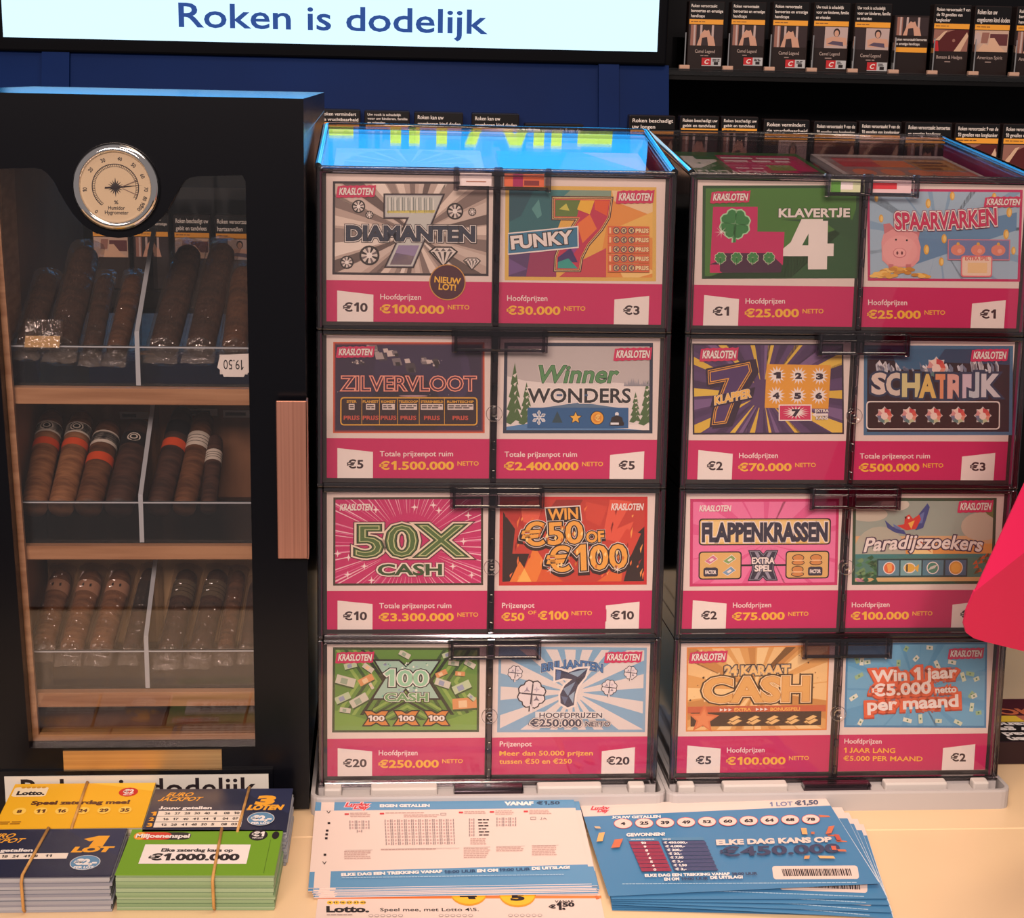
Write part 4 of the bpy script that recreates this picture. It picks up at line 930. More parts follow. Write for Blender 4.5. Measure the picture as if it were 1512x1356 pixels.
def c_flame(a):
    pic(a, 776, 70, 1386, 430, 12, col(200, 34, 36), col(192, 58, 46)); random.seed(11)
    for P, c in (([(790, 130), (840, 200), (830, 300), (900, 300), (860, 410), (790, 415)], (46, 18, 20)), ([(1290, 415), (1320, 300), (1300, 260), (1375, 190), (1375, 415)], (40, 16, 18)), ([(1010, 80), (1120, 80), (1090, 130), (980, 120)], (150, 40, 36)), ([(1230, 80), (1320, 90), (1260, 200), (1330, 170), (1290, 260), (1200, 240)], (222, 88, 66)), ([(870, 90), (960, 80), (930, 180), (860, 170)], (226, 96, 74)),
        ([(820, 415), (860, 330), (880, 360), (920, 270), (960, 330), (990, 415)], (232, 130, 50)), ([(850, 415), (880, 360), (910, 415)], (246, 186, 90)), ([(930, 415), (960, 340), (1000, 380), (1040, 415)], (214, 90, 40)), ([(1180, 415), (1230, 380), (1290, 330), (1280, 415)], (222, 104, 46)), ([(790, 90), (860, 110), (880, 200), (800, 150)], (180, 44, 40)), ([(1130, 90), (1220, 110), (1190, 190), (1130, 160)], (206, 70, 54)), ([(1240, 300), (1300, 200), (1360, 220), (1310, 330)], (206, 66, 48))): a.poly(P, col(*c))
    a.hold = True
    for k in range(40): x, y = random.uniform(800, 1370), random.uniform(90, 410); l = random.uniform(14, 50); a.poly([(x, y), (x + 5, y - l * .5), (x + random.uniform(2, 14), y - l), (x - 3, y - l * .5)], (col(236, 120, 60), col(240, 160, 80), col(150, 34, 30))[k % 3])
    a.hold = False; a.l += 1; a.box = None; K = col(40, 16, 18); F = col(236, 170, 72)
    a.poly([(960, 112), (1108, 104), (1116, 170), (970, 180)], WHITE); a.poly([(964, 117), (1104, 109), (1112, 168), (972, 178)], K)
    for dx, dy, mm, B in ((0, 10, K, .10), (0, 0, WHITE, .075), (0, 0, K, .058)):
        a.text('€50', 872 + dx, 1120 + dx, 268 + dy, 92, mm, B, rot=3); a.text('OF', 1136 + dx, 1206 + dx, 254 + dy, 44, mm, B + .05, rot=3); a.text('€100', 976 + dx, 1304 + dx, 374 + dy, 100, mm, B, rot=3)
    a.text('WIN', 978, 1098, 164, 46, F, .03, rot=3)
    a.text('€50', 872, 1120, 268, 92, F, .02, rot=3); a.text('OF', 1136, 1206, 254, 44, F, .04, rot=3); a.text('€100', 976, 1304, 374, 100, F, .02, rot=3)
    a.hold = True; random.seed(3)
    for k in range(34):
        x, y = random.uniform(880, 1110), random.uniform(190, 255)
        if k > 16: x, y = random.uniform(1000, 1290), random.uniform(290, 360)
        a.poly([(x, y), (x + 6, y - 12), (x + 11, y - 4), (x + 7, y + 9)], (col(200, 110, 40), col(250, 216, 140))[k % 2])
    a.hold = False; a.l += 1
    for x, y in ((986, 366), (1264, 366)): a.star(x, y, 20, 3, 6, WHITE)
def c_hundred(a):
    pic(a, 87, 70, 693, 423, 10, col(56, 74, 40), col(96, 142, 58)); D1, D2, D3 = col(52, 84, 42), col(140, 176, 84), col(30, 48, 28)
    for k in range(5):
        o = k * 34
        for sg, cx in ((-1, 250), (1, 540)): a.poly([(cx + sg * o, 80 + 0), (cx + sg * (o + 16), 80), (cx + sg * (o + 16) - sg * 90, 210), (cx + sg * (o + 16), 350), (cx + sg * o, 350), (cx + sg * o - sg * 90, 210)], (D1, D3, D2, D1, D2)[k])
        a.poly([(230 + k * 6, 420 - k * 24), (395, 330 - k * 22), (560 - k * 6, 420 - k * 24), (560 - k * 6, 432 - k * 24), (395, 342 - k * 22), (230 + k * 6, 432 - k * 24)], (D1, D2, D3, D1, D2)[k])
    a.poly([(97, 330), (97, 413), (683, 413), (683, 330), (560, 372), (240, 372)], col(120, 164, 70))
    random.seed(9); k = 0
    for x, y, w, r in ((140, 210, 40, 15), (225, 205, 32, -28), (130, 280, 32, -25), (197, 290, 38, -30), (232, 155, 24, 35), (160, 145, 26, -15), (140, 330, 22, 8), (535, 178, 24, -25), (540, 218, 32, 18), (585, 134, 22, 8), (612, 178, 20, 5), (620, 234, 38, -25), (652, 138, 24, 30), (632, 303, 50, -4), (560, 98, 22, -20), (382, 98, 24, 28), (246, 228, 14, 60), (660, 275, 18, 40)):
        c, s = math.cos(math.radians(r)), math.sin(math.radians(r)); h = w * .5
        q = lambda u, v: (x + u * c - v * s, y + u * s + v * c)
        a.poly([q(-w, -h), q(w, -h), q(w, h), q(-w, h)], (col(206, 204, 190), col(216, 150, 96), col(188, 206, 170))[(k * 7) % 3 if k % 4 else 0]); a.poly([q(-w * .5, -h * .6), q(w * .2, -h * .6), q(w * .2, h * .6), q(-w * .5, h * .6)], (col(150, 172, 150), col(232, 200, 160), col(150, 160, 190))[k % 3]); a.poly([q(-w, h * .8), q(w, h * .8), q(w, h * 1.15), q(-w, h * 1.15)], D1); k += 1
    a.box = None
    XS = [(262, 124), (358, 124), (388, 150), (418, 124), (522, 124), (474, 196), (524, 278), (424, 278), (388, 236), (350, 278), (256, 278), (306, 196)]
    shape(a, XS, ((7, INK), (0, col(160, 196, 180))))
    a.hold = True; random.seed(4)
    for k in range(150):
        x, y = random.uniform(262, 520), random.uniform(128, 274)
        hw = 34 + abs(y - 200) * 1.05
        if abs(x - 390) < hw - 8: s = random.uniform(3, 8); a.poly([(x, y - s), (x + s, y), (x, y + s), (x - s, y)], (col(120, 190, 170), col(200, 220, 200), col(150, 160, 200), col(230, 236, 226), col(96, 150, 130))[k % 5])
    a.hold = False; a.l += 1
    a.text('100', 302, 478, 226, 66, col(150, 204, 170), .02, ((.10, INK), (.06, col(230, 234, 226)))); a.text('CASH', 304, 478, 290, 34, col(110, 164, 110), .03, ((.13, INK), (.08, col(226, 230, 216))))
    for x in (268, 392, 516):
        Q = [(x - 48, 332), (x - 22, 332), (x, 344), (x + 22, 332), (x + 48, 332), (x + 30, 360), (x + 50, 390), (x + 22, 390), (x, 378), (x - 22, 390), (x - 50, 390), (x - 30, 360)]
        shape(a, Q, ((5, INK), (0, col(214, 134, 60)))); a.text('100', x - 32, x + 32, 372, 22, WHITE, .04, ((.14, INK),))
def c_brill(a):
    pic(a, 770, 67, 1386, 424, 11, col(132, 172, 202), col(222, 214, 212)); a.rays(1080, 255, [col(126, 172, 206)], 17, 520, .52, .12, 46)
    for x, y, r in ((840, 176, 26), (910, 264, 50), (1320, 172, 24), (1232, 234, 28)): clover(a, x, y, r, col(226, 218, 222), col(40, 38, 58)); [a.line((x, y), (x + r * .85 * math.cos(k * PI / 2 + .1), y + r * .85 * math.sin(k * PI / 2 + .1)), r * .12, col(60, 56, 76)) for k in range(4)]; a.star(x - r * .4, y - r * .35, r * .3, r * .1, 3, col(150, 140, 160)); a.star(x + r * .4, y + r * .4, r * .3, r * .1, 3, col(110, 104, 124)); a.star(x + r * .4, y - r * .4, r * .26, r * .1, 4, col(190, 180, 196))
    a.box = None
    a.text('BRILJANTEN', 950, 1202, 154, 34, col(74, 122, 178), .03, ((.10, col(214, 222, 230)), (.07, col(36, 50, 84))), bend=-16)
    S7 = [(1006, 158), (1030, 162), (1060, 172), (1100, 156), (1140, 154), (1130, 190), (1100, 228), (1090, 262), (1086, 308), (1060, 318), (1030, 300), (1028, 262), (1046, 226), (1076, 200), (1040, 196), (1006, 206)]
    shape(a, S7, ((8, WHITE), (0, col(52, 58, 88))))
    for P, c in (([(1062, 174), (1138, 156), (1100, 190)], (140, 170, 196)), ([(1040, 240), (1090, 210), (1060, 270)], (120, 146, 176)), ([(1032, 270), (1060, 276), (1048, 306)], (86, 104, 140)), ([(1064, 270), (1088, 250), (1082, 300)], (150, 176, 200)), ([(1010, 162), (1030, 166), (1026, 200), (1010, 202)], (80, 110, 160)), ([(1090, 200), (1126, 186), (1100, 224)], (36, 40, 66))): a.poly(P, col(*c))
    a.rect(926, 336, 1210, 366, col(214, 218, 222)); a.text('HOOFDPRIJZEN', 944, 1204, 361, 22, col(44, 52, 80), .02, ((.08, WHITE),))
    a.text('€250.000', 908, 1118, 398, 32, col(52, 56, 84), .03, ((.13, col(52, 56, 84)), (.10, WHITE))); a.text('NETTO', 1136, 1238, 396, 20, col(44, 52, 80), .03, ((.14, col(52, 56, 84)), (.10, WHITE)))
def c_clover(a):
    pic(a, 262, 250, 860, 612, 11, col(26, 74, 40), col(66, 122, 46)); a.box = None
    a.poly([(268, 612), (600, 612), (780, 420), (830, 400), (852, 330), (852, 606)], col(32, 84, 44)); a.poly([(560, 382), (826, 376), (848, 400), (848, 480), (740, 400)], col(30, 80, 42))
    a.poly([(302, 332), (472, 332), (472, 428), (576, 430), (572, 556), (540, 588), (292, 588)], col(196, 30, 100)); a.poly([(290, 556), (330, 540), (330, 512), (520, 512), (568, 556), (566, 588), (340, 588)], col(66, 24, 60))
    a.rect(292, 556, 330, 588, col(196, 30, 100)); clover(a, 386, 398, 50, col(44, 128, 64), col(170, 220, 176)); a.star(334, 430, 26, 3, 8, WHITE)
    for x in (332, 394, 456, 518): clover(a, x, 530, 19, col(56, 138, 70), col(214, 214, 190))
    a.text('KLAVERTJE', 554, 824, 372, 34, WHITE, .035, ((.075, col(30, 70, 36)),))
    a.text('4', 592, 746, 562, 170, WHITE, .06)
    a.poly([(640, 380), (722, 380), (722, 480), (746, 480), (746, 524), (722, 524), (722, 562), (668, 562), (668, 524), (592, 524), (592, 488)], WHITE); a.poly([(668, 436), (668, 482), (644, 482)], col(40, 96, 46))
def c_pig(a):
    pic(a, 905, 262, 1500, 622, 10, col(190, 40, 100), col(132, 170, 200)); a.rays(1180, 460, [col(160, 190, 212)], 16, 420, .9, .2)
    a.poly([(1060, 440), (1480, 350), (1480, 420), (1080, 560)], col(96, 142, 182)); CO = col(222, 172, 72)
    for x, y, r in ((1138, 318, 14), (1230, 288, 13), (958, 378, 12), (1450, 350, 15), (1440, 436, 15), (1132, 498, 15), (1390, 290, 12), (1200, 455, 14), (1470, 500, 12), (940, 300, 10), (1190, 545, 13)): a.circ(x, y, r * .72, CO, r * 1.3); a.circ(x + 2, y, r * .4, col(240, 206, 120), r * .9)
    a.box = None; PG = col(226, 158, 160); PD = col(198, 120, 128)
    a.poly([(966, 400), (990, 396), (1016, 424), (970, 446)], PD); a.poly([(1070, 426), (1106, 428), (1100, 460), (1060, 450)], PD)
    a.poly([(958, 470), (966, 440), (1000, 420), (1060, 420), (1096, 440), (1110, 490), (1104, 540), (1080, 566), (990, 568), (960, 540)], PG); a.circ(1030, 504, 68, col(232, 168, 168), 60)
    a.circ(1014, 460, 4, INK); a.circ(1056, 462, 4, INK); a.circ(1028, 512, 26, PD, 20); a.circ(1028, 511, 23, col(236, 176, 174), 17); a.circ(1019, 512, 4, col(110, 50, 60), 7); a.circ(1037, 512, 4, col(110, 50, 60), 7); a.rect(985, 556, 1004, 584, PD); a.rect(1052, 556, 1072, 584, PD)
    random.seed(8)
    for k in range(44): x = random.uniform(922, 1136); y = 606 - random.random() * 46 * (1 - abs(x - 1028) / 130); a.circ(x, y, 15, (CO, col(196, 140, 56), col(238, 198, 104))[k % 3], 7, n=10)
    a.text('SPAARVARKEN', 1012, 1400, 424, 66, col(200, 30, 88), .02, ((.11, col(150, 40, 80)), (.085, WHITE), (.035, col(150, 20, 66))), rot=3, bend=6)
    a.rect(1212, 456, 1454, 538, col(206, 130, 150)); a.rect(1216, 460, 1450, 534, col(110, 130, 176))
    for x in (1252, 1330, 1408): a.circ(x, 498, 28, col(222, 140, 120), 22); a.circ(x, 474, 6, CO); a.circ(x + 6, 502, 9, col(236, 170, 150))
    a.rrect(1264, 520, 1386, 604, 10, col(222, 120, 130)); a.rrect(1269, 525, 1381, 599, 8, col(232, 210, 190)); a.text('EXTRA SPEL', 1280, 1372, 538, 14, col(206, 90, 90), .03); a.rect(1290, 548, 1366, 588, col(232, 200, 150))
def c_seven(a):
    pic(a, 128, 84, 757, 458, 7, col(40, 26, 50), col(84, 58, 104)); a.rays(420, 290, [col(220, 182, 66), col(72, 48, 92), col(120, 92, 140), col(226, 190, 76), col(64, 42, 82), col(88, 62, 110)], 42, 560, .9, .35, 60); a.box = None
    S7 = [(200, 200), (360, 168), (366, 196), (302, 300), (262, 404), (216, 410), (224, 360), (262, 262), (276, 228), (202, 242)]
    shape(a, [(p[0] + 16, p[1] + 2) for p in S7], ((20, col(44, 24, 54)),)); shape(a, S7, ((16, col(44, 24, 54)), (8, col(226, 160, 66)), (5, col(44, 24, 54)), (1, col(226, 160, 66)), (-3, col(78, 50, 104))))
    a.poly([(212, 300), (388, 262), (376, 312), (200, 348)], col(44, 24, 54)); a.text('KLAPPER', 220, 372, 334, 34, col(240, 190, 96), .05, ((.1, col(44, 24, 54)), (.075, WHITE)), rot=12, sh=.2)
    a.poly([(436, 168), (704, 172), (692, 352), (426, 348)], col(226, 160, 52))
    for t, x, y in (('1', 478, 213), ('2', 568, 215), ('3', 656, 217), ('4', 474, 296), ('5', 564, 297), ('6', 652, 297)): a.star(x, y, 38, 20, 14, WHITE); a.text(t, x - 11, x + 11, y + 12, 23, col(40, 22, 48), .07)
    a.rect(484, 334, 622, 402, WHITE); a.rect(489, 339, 617, 397, col(204, 44, 96)); a.star(556, 367, 56, 24, 18, WHITE, sy=.5); a.text('7', 543, 569, 381, 27, col(40, 22, 48), .07)
    a.text('EXTRA', 636, 692, 366, 13, WHITE, .04, ((.1, INK),)); a.text('KANS', 640, 690, 396, 13, WHITE, .04, ((.1, INK),)); a.poly([(622, 376), (640, 366), (640, 371), (690, 371), (690, 381), (640, 381), (640, 386)], WHITE)
def c_rich(a):
    pic(a, 838, 92, 1470, 462, 14, col(62, 112, 150), col(34, 34, 46)); a.poly([(850, 106), (1456, 106), (1456, 170), (850, 150)], col(36, 70, 104)); a.poly([(950, 106), (1180, 106), (1120, 190), (980, 190)], col(52, 104, 142))
    random.seed(21); a.hold = True
    for k in range(46):
        x = random.uniform(890, 1420); y = 200 + random.uniform(-6, 4); h = random.uniform(12, 56) * (1 if abs(x - 1150) > 130 else .7); w = random.uniform(6, 14); a.poly([(x, y), (x - w * .7, y - h * .7), (x + random.uniform(-8, 8), y - h), (x + w, y - h * .5), (x + w, y)], (col(226, 226, 232), col(150, 160, 180), col(196, 200, 212), col(110, 124, 150))[k % 4])
    a.hold = False; a.l += 1
    def jewel(x, y, r):
        a.star(x, y, r * 1.2, r * .85, 8, col(210, 206, 206)); cs = ((214, 92, 80), (226, 150, 130), (190, 200, 160), (90, 130, 130), (110, 120, 150), (214, 150, 150), (240, 214, 200), (200, 70, 76))
        a.hold = True
        for k in range(8): d = k * PI / 4 - PI / 2; a.poly([(x, y), (x + r * math.cos(d), y + r * math.sin(d)), (x + r * math.cos(d + PI / 4), y + r * math.sin(d + PI / 4))], col(*cs[(k + 7) % 8]))
        a.hold = False; a.l += 1; a.circ(x, y + 2, r * .5, col(238, 214, 204), n=7)
    jewel(1144, 184, 40); a.box = None
    x = 876
    for t, w, c, yb, cp in (('S', 54, (222, 206, 196), 288, 84), ('C', 62, (214, 202, 190), 292, 88), ('H', 66, (212, 206, 150), 298, 92), ('A', 62, (224, 192, 110), 302, 94), ('T', 46, (226, 150, 110), 304, 96), ('R', 62, (222, 170, 160), 304, 96), ('I', 20, (206, 190, 206), 302, 94), ('J', 44, (190, 200, 210), 300, 94), ('K', 66, (206, 206, 214), 298, 92)):
        a.text(t, x, x + w, yb, cp, col(*c), .045, ((.12, col(30, 60, 90)),)); x += w + 6
    a.rrect(848, 320, 1416, 438, 14, WHITE); a.rrect(853, 325, 1411, 433, 11, col(36, 24, 30))
    for x in (925, 1030, 1134, 1237, 1342): jewel(x, 380, 32)
def c_notes(a):
    pic(a, 110, 74, 724, 437, 12, col(198, 44, 108), col(222, 92, 150)); a.rays(420, 260, [col(232, 120, 170)], 14, 520, .8, .2); a.box = None; GD = col(226, 188, 110); NV = col(46, 44, 66)
    a.rrect(146, 155, 692, 266, 14, INK); a.rrect(151, 160, 687, 261, 12, GD); a.rrect(158, 167, 680, 254, 10, col(236, 206, 140)); a.text('FLAPPENKRASSEN', 162, 676, 248, 76, NV, .055, ((.10, WHITE),))
    a.rect(320, 346, 520, 354, INK)
    for x0, x1 in ((146, 324), (506, 688)): a.rrect(x0, 291, x1, 408, 14, INK); a.rrect(x0 + 5, 296, x1 - 5, 403, 11, col(220, 180, 110))
    for x, y, c in ((198, 326, (206, 120, 150)), (274, 326, (130, 170, 100)), (272, 374, (120, 160, 190))):
        a.poly([(x - 28, y + 6), (x + 8, y - 22), (x + 28, y - 4), (x - 6, y + 20)], WHITE); a.poly([(x - 26, y + 5), (x + 8, y - 19), (x + 25, y - 4), (x - 6, y + 17)], col(*c)); a.poly([(x - 10, y + 2), (x + 4, y - 8), (x + 12, y - 2), (x - 2, y + 8)], WHITE)
    for x, y in ((196, 376), (630, 376)): a.rrect(x - 30, y - 17, x + 30, y + 19, 7, NV); a.star(x, y, 30, 20, 4, NV, -45, .9); a.text('FACTOR', x - 22, x + 22, y + 8, 15, WHITE, .05)
    for x, y in ((558, 328), (632, 328), (556, 376)):
        a.circ(x, y - 8, 25, INK, 15); a.circ(x, y + 12, 27, INK, 11); a.circ(x, y - 8, 22, col(206, 140, 76), 12); a.circ(x, y + 12, 24, col(206, 140, 76), 8); a.rect(x - 22, y, x + 22, y + 5, col(240, 200, 150))
    XS = [(358, 292), (396, 292), (412, 310), (428, 292), (466, 292), (452, 330), (452, 368), (466, 408), (428, 408), (412, 392), (396, 408), (358, 408), (372, 368), (372, 330)]
    shape(a, XS, ((6, col(40, 40, 60)), (2, col(150, 150, 170)), (0, NV))); a.poly([(376, 294), (390, 294), (448, 406), (434, 406)], col(150, 150, 170)); a.poly([(448, 294), (434, 294), (376, 406), (390, 406)], col(150, 150, 170))
    a.text('EXTRA', 366, 458, 342, 26, WHITE, .04, ((.11, NV),)); a.text('SPEL', 378, 446, 374, 26, WHITE, .04, ((.11, NV),))
def c_bird(a):
    pic(a, 784, 72, 1388, 432, 13, col(30, 74, 52), col(150, 168, 158)); a.rect(790, 260, 1400, 310, col(226, 160, 84)); a.rect(790, 230, 1400, 262, col(214, 176, 130)); a.circ(900, 300, 110, col(176, 180, 164), 110); a.circ(1330, 190, 90, col(196, 186, 168), 60); a.circ(850, 140, 80, col(192, 188, 172), 30); a.circ(960, 100, 60, col(206, 204, 190), 26)
    a.poly([(790, 70), (900, 84), (840, 110), (790, 120)], col(70, 120, 100)); a.poly([(1300, 84), (1400, 84), (1400, 170), (1350, 140)], col(110, 120, 70)); a.circ(1082, 300, 42, col(244, 214, 150)); a.rect(790, 304, 1400, 336, col(60, 130, 130)); a.rect(790, 320, 1400, 445, col(78, 128, 116)); a.rect(890, 402, 1400, 440, col(222, 180, 120)); a.rect(790, 404, 1400, 418, col(210, 176, 120))
    a.hold = True; random.seed(6)
    for k in range(26): x, y = random.uniform(795, 880), random.uniform(310, 420); a.poly([(x, y), (x + 22, y - 12), (x + 30, y), (x + 18, y + 10)], (col(40, 92, 58), col(70, 130, 80), col(110, 150, 100))[k % 3])
    for k in range(14): x, y = random.uniform(1290, 1360), random.uniform(320, 390); a.poly([(x, y), (x + 16, y - 20), (x + 22, y - 4)], (col(206, 100, 50), col(110, 90, 50))[k % 2])
    for k in range(6): a.circ(806 + k * 5, 408 + (k % 3) * 5, 7, col(214, 150, 170), 5)
    a.hold = False; a.l += 1; a.box = None; BL = col(52, 78, 140)
    a.poly([(1034, 190), (1060, 140), (1096, 94), (1106, 110), (1092, 160), (1080, 196), (1050, 206)], BL); a.poly([(1040, 180), (1068, 140), (1084, 128), (1076, 176)], col(96, 120, 176)); a.poly([(1000, 206), (950, 190), (918, 164), (930, 196), (960, 214), (1010, 224)], BL); a.poly([(984, 196), (952, 178), (960, 196), (990, 206)], col(96, 120, 176))
    a.poly([(1002, 150), (1020, 140), (1036, 158), (1062, 140), (1070, 160), (1050, 200), (1010, 206), (970, 186), (1000, 180)], col(206, 60, 50)); a.poly([(1016, 176), (1044, 164), (1030, 200)], col(236, 180, 80)); a.circ(1018, 154, 5, WHITE); a.poly([(1000, 150), (1010, 148), (1006, 162)], INK); a.poly([(1070, 250), (1120, 300), (1060, 262)], col(200, 70, 50))
    a.text('Paradijszoekers', 836, 1330, 280, 58, WHITE, .024, ((.085, col(70, 60, 84)),), sh=.24, rot=0, bend=-14)
    a.rect(888, 324, 1272, 400, col(30, 70, 74))
    for k, x in enumerate((938, 1032, 1126, 1222)): a.rect(x - 44, 330, x + 44, 394, (col(96, 140, 160), col(120, 170, 176), col(80, 130, 150), col(70, 110, 140))[k])
    a.circ(940, 362, 26, WHITE); a.circ(940, 362, 22, col(226, 110, 60)); a.poly([(930, 346), (950, 342), (952, 374), (936, 380)], col(240, 170, 90)); a.circ(1026, 362, 26, WHITE, 22); a.circ(1026, 362, 22, col(226, 180, 70), 18); a.poly([(1044, 362), (1066, 346), (1062, 380)], col(226, 180, 70)); a.rect(1012, 346, 1018, 378, INK); a.circ(1124, 362, 26, WHITE); a.circ(1124, 362, 22, col(70, 140, 120)); a.hold = True
    for k in range(5): a.line((1106 + k * 6, 372 - k * 2), (1118 + k * 6, 348 - k * 2 + 8), 2.4, WHITE)
    a.hold = False; a.l += 1; a.circ(1222, 362, 30, WHITE); a.circ(1222, 362, 27, col(222, 160, 70)); a.circ(1222, 362, 20, col(236, 178, 80))
def c_gold(a):
    pic(a, 172, 66, 730, 402, 6, col(222, 140, 66), col(218, 166, 96)); a.rays(440, 240, [col(234, 196, 136), col(196, 140, 74), col(240, 208, 150)], 22, 460, .7, .3); a.poly([(560, 70), (600, 70), (500, 160), (480, 160)], col(120, 84, 40)); a.hold = True; random.seed(12)
    for k in range(34): x, y = random.choice((random.uniform(180, 300), random.uniform(600, 722))), random.uniform(76, 280); s = random.uniform(2, 8); a.poly([(x, y), (x + s, y - s * .6), (x + s * 1.4, y + s * .4), (x + s * .4, y + s)], (col(70, 46, 26), col(240, 216, 170), col(150, 100, 50))[k % 3])
    a.hold = False; a.l += 1; a.rect(178, 302, 724, 328, col(196, 96, 62)); a.rect(190, 326, 706, 382, col(60, 40, 30)); a.box = None; BR = col(64, 42, 24)
    a.text('24 KARAAT', 322, 574, 178, 36, col(236, 196, 128), .05, ((.16, BR), (.085, WHITE), (.07, BR)))
    a.text('CASH', 244, 650, 282, 96, col(222, 172, 100), .035, ((.115, BR), (.075, col(240, 214, 170)), (.05, col(190, 130, 60))))
    a.hold = True
    for k in range(3): a.poly([(304 + k * 17, 310), (318 + k * 17, 316), (304 + k * 17, 322)], WHITE); a.poly([(446 + k * 17, 310), (460 + k * 17, 316), (446 + k * 17, 322)], WHITE)
    a.hold = False; a.l += 1; a.text('EXTRA', 362, 426, 322, 13, col(240, 186, 90), .03); a.text('BONUSSPEL!', 504, 620, 322, 13, col(240, 186, 90), .03)
    a.star(240, 352, 64, 28, 5, col(214, 118, 70), -86, .95); a.star(240, 354, 46, 20, 5, col(226, 140, 90), -86, .95)
    for x in (362, 437, 512, 590, 664):
        for dx, dy in ((-6, 8), (6, 10), (0, -4)): a.poly([(x - 26 + dx, 360 + dy), (x + 8 + dx, 342 + dy), (x + 28 + dx, 350 + dy), (x - 8 + dx, 370 + dy)], col(110, 74, 34)); a.poly([(x - 22 + dx, 359 + dy), (x + 8 + dx, 344 + dy), (x + 24 + dx, 350 + dy), (x - 8 + dx, 366 + dy)], col(234, 196, 130))
def c_year(a):
    pic(a, 796, 54, 1362, 388, 8, col(62, 132, 180), col(88, 160, 204)); a.rays(1080, 240, [col(104, 172, 212)], 15, 440, .8, .2); random.seed(17)
    for x, y in ((860, 126), (882, 130), (962, 104), (1036, 78), (1130, 74), (1076, 116), (1006, 134), (850, 184), (1266, 188), (1294, 176), (1320, 196), (1300, 258), (1330, 328), (1302, 306), (860, 366), (1046, 358), (1098, 352), (1248, 366), (830, 268), (1170, 360), (1220, 130), (1160, 140), (838, 118), (1310, 262)):
        d = random.uniform(0, PI); c, s = math.cos(d), math.sin(d); w, h = random.uniform(10, 18), 8
        a.poly([(x - w * c + h * s, y - w * s - h * c), (x + w * c + h * s, y + w * s - h * c), (x + w * c - h * s, y + w * s + h * c), (x - w * c - h * s, y - w * s + h * c)], (col(206, 222, 196), col(150, 190, 150), col(222, 230, 214))[int(x) % 3]); a.circ(x, y, 4, col(80, 130, 90), n=6)
    a.box = None; OR = col(222, 96, 60); K = col(176, 62, 44)
    T = (('Win 1 jaar', 904, 1238, 206, 46), ('€5.000', 906, 1136, 262, 46), ('netto', 1156, 1238, 250, 26), ('per maand', 888, 1246, 320, 48))
    for dy, mm, b in ((5, K, .20), (0, OR, .19)):
        for t, x0, x1, y, cp in T: a.text(t, x0, x1, y + dy, cp, mm, b, rot=3)
    for t, x0, x1, y, cp in T: a.text(t, x0, x1, y, cp, WHITE, .035, rot=3)
HP_ = 'Hoofdprijzen'; TP_ = 'Totale prijzenpot ruim'
card(0, 0, 0, [(52, 290), (748, 300), (742, 912), (57, 915)], '€10', HP_, '€100.000', .385, 'poster with big silver seven over grey rays and round gems, dark round badge', c_diamonds, bx=(97, 338, 256, 390))
card(0, 0, 1, [(775, 308), (1471, 312), (1453, 922), (770, 918)], '€3', HP_, '€30.000', .325, 'poster with multicoloured seven and slanted blue banner on teal and orange facets', c_funky, bx=(1262, 358, 1420, 414))
card(0, 1, 0, [(60, 42), (745, 47), (735, 635), (63, 632)], '€5', TP_, '€1.500.000', .455, 'dark purple space poster with glowing orange neon lettering and a spaceship', c_fleet, bx=(102, 86, 258, 134))
card(0, 1, 1, [(765, 50), (1443, 55), (1427, 638), (765, 635)], '€5', TP_, '€2.400.000', .46, 'winter poster with green fir trees and snow beside the dark purple space poster', c_winter, bx=(1248, 92, 1405, 146))
card(0, 2, 0, [(65, 42), (735, 47), (726, 610), (68, 610)], '€10', TP_, '€3.300.000', .465, 'pink starburst poster with big dark green 50X lettering', c_fifty, False, bx=(110, 82, 262, 130))
card(0, 2, 1, [(760, 50), (1418, 52), (1405, 612), (757, 608)], '€10', 'Prijzenpot', '€50', .14, 'red flame poster with burning golden euro amounts', c_flame, False, bx=(1226, 86, 1376, 134))
card(0, 3, 0, [(63, 50), (720, 46), (717, 605), (70, 607)], '€20', HP_, '€250.000', .38, 'green poster with glittering X and flying banknotes', c_hundred, bx=(100, 86, 255, 134))
card(0, 3, 1, [(748, 48), (1400, 40), (1395, 600), (750, 603)], '€20', 'Prijzenpot', '', .3, 'white and light blue ray poster with jewelled clovers and a diamond seven', c_brill, bx=(1210, 82, 1364, 130), lines2=(('Meer dan 50.000 prijzen', .60), ('tussen €50 en €250', .465)))
card(1, 0, 0, [(243, 228), (860, 240), (845, 803), (228, 795)], '€1', HP_, '€25.000', .335, 'green poster with pink field, four leaf clovers and a large white 4', c_clover, bx=(292, 270, 440, 318))
card(1, 0, 1, [(905, 240), (1512, 245), (1490, 808), (870, 805)], '€1', HP_, '€25.000', .335, 'light blue poster with pink piggy bank sitting on gold coins', c_pig, bx=(1352, 288, 1496, 332))
card(1, 1, 0, [(128, 65), (790, 70), (755, 650), (103, 645)], '€2', HP_, '€70.000', .335, 'purple and yellow ray poster with large dark seven and numbered bursts', c_seven, bx=(160, 100, 316, 156))
card(1, 1, 1, [(815, 72), (1478, 75), (1443, 652), (785, 648)], '€3', TP_, '€500.000', .385, 'dark blue framed poster with crystal topped pastel lettering and five jewels', c_rich, bx=(1290, 104, 1446, 156))
card(1, 2, 0, [(95, 48), (740, 50), (723, 620), (78, 613)], '€2', HP_, '€75.000', .335, 'pink poster with wide gold bar of dark lettering and burger tokens', c_notes, False, bx=(138, 90, 284, 134))
card(1, 2, 1, [(772, 52), (1420, 52), (1400, 617), (750, 612)], '€3', HP_, '€100.000', .375, 'tropical beach poster with red and blue parrot, corner hidden by pink sign', c_bird, bx=(1224, 80, 1370, 132))
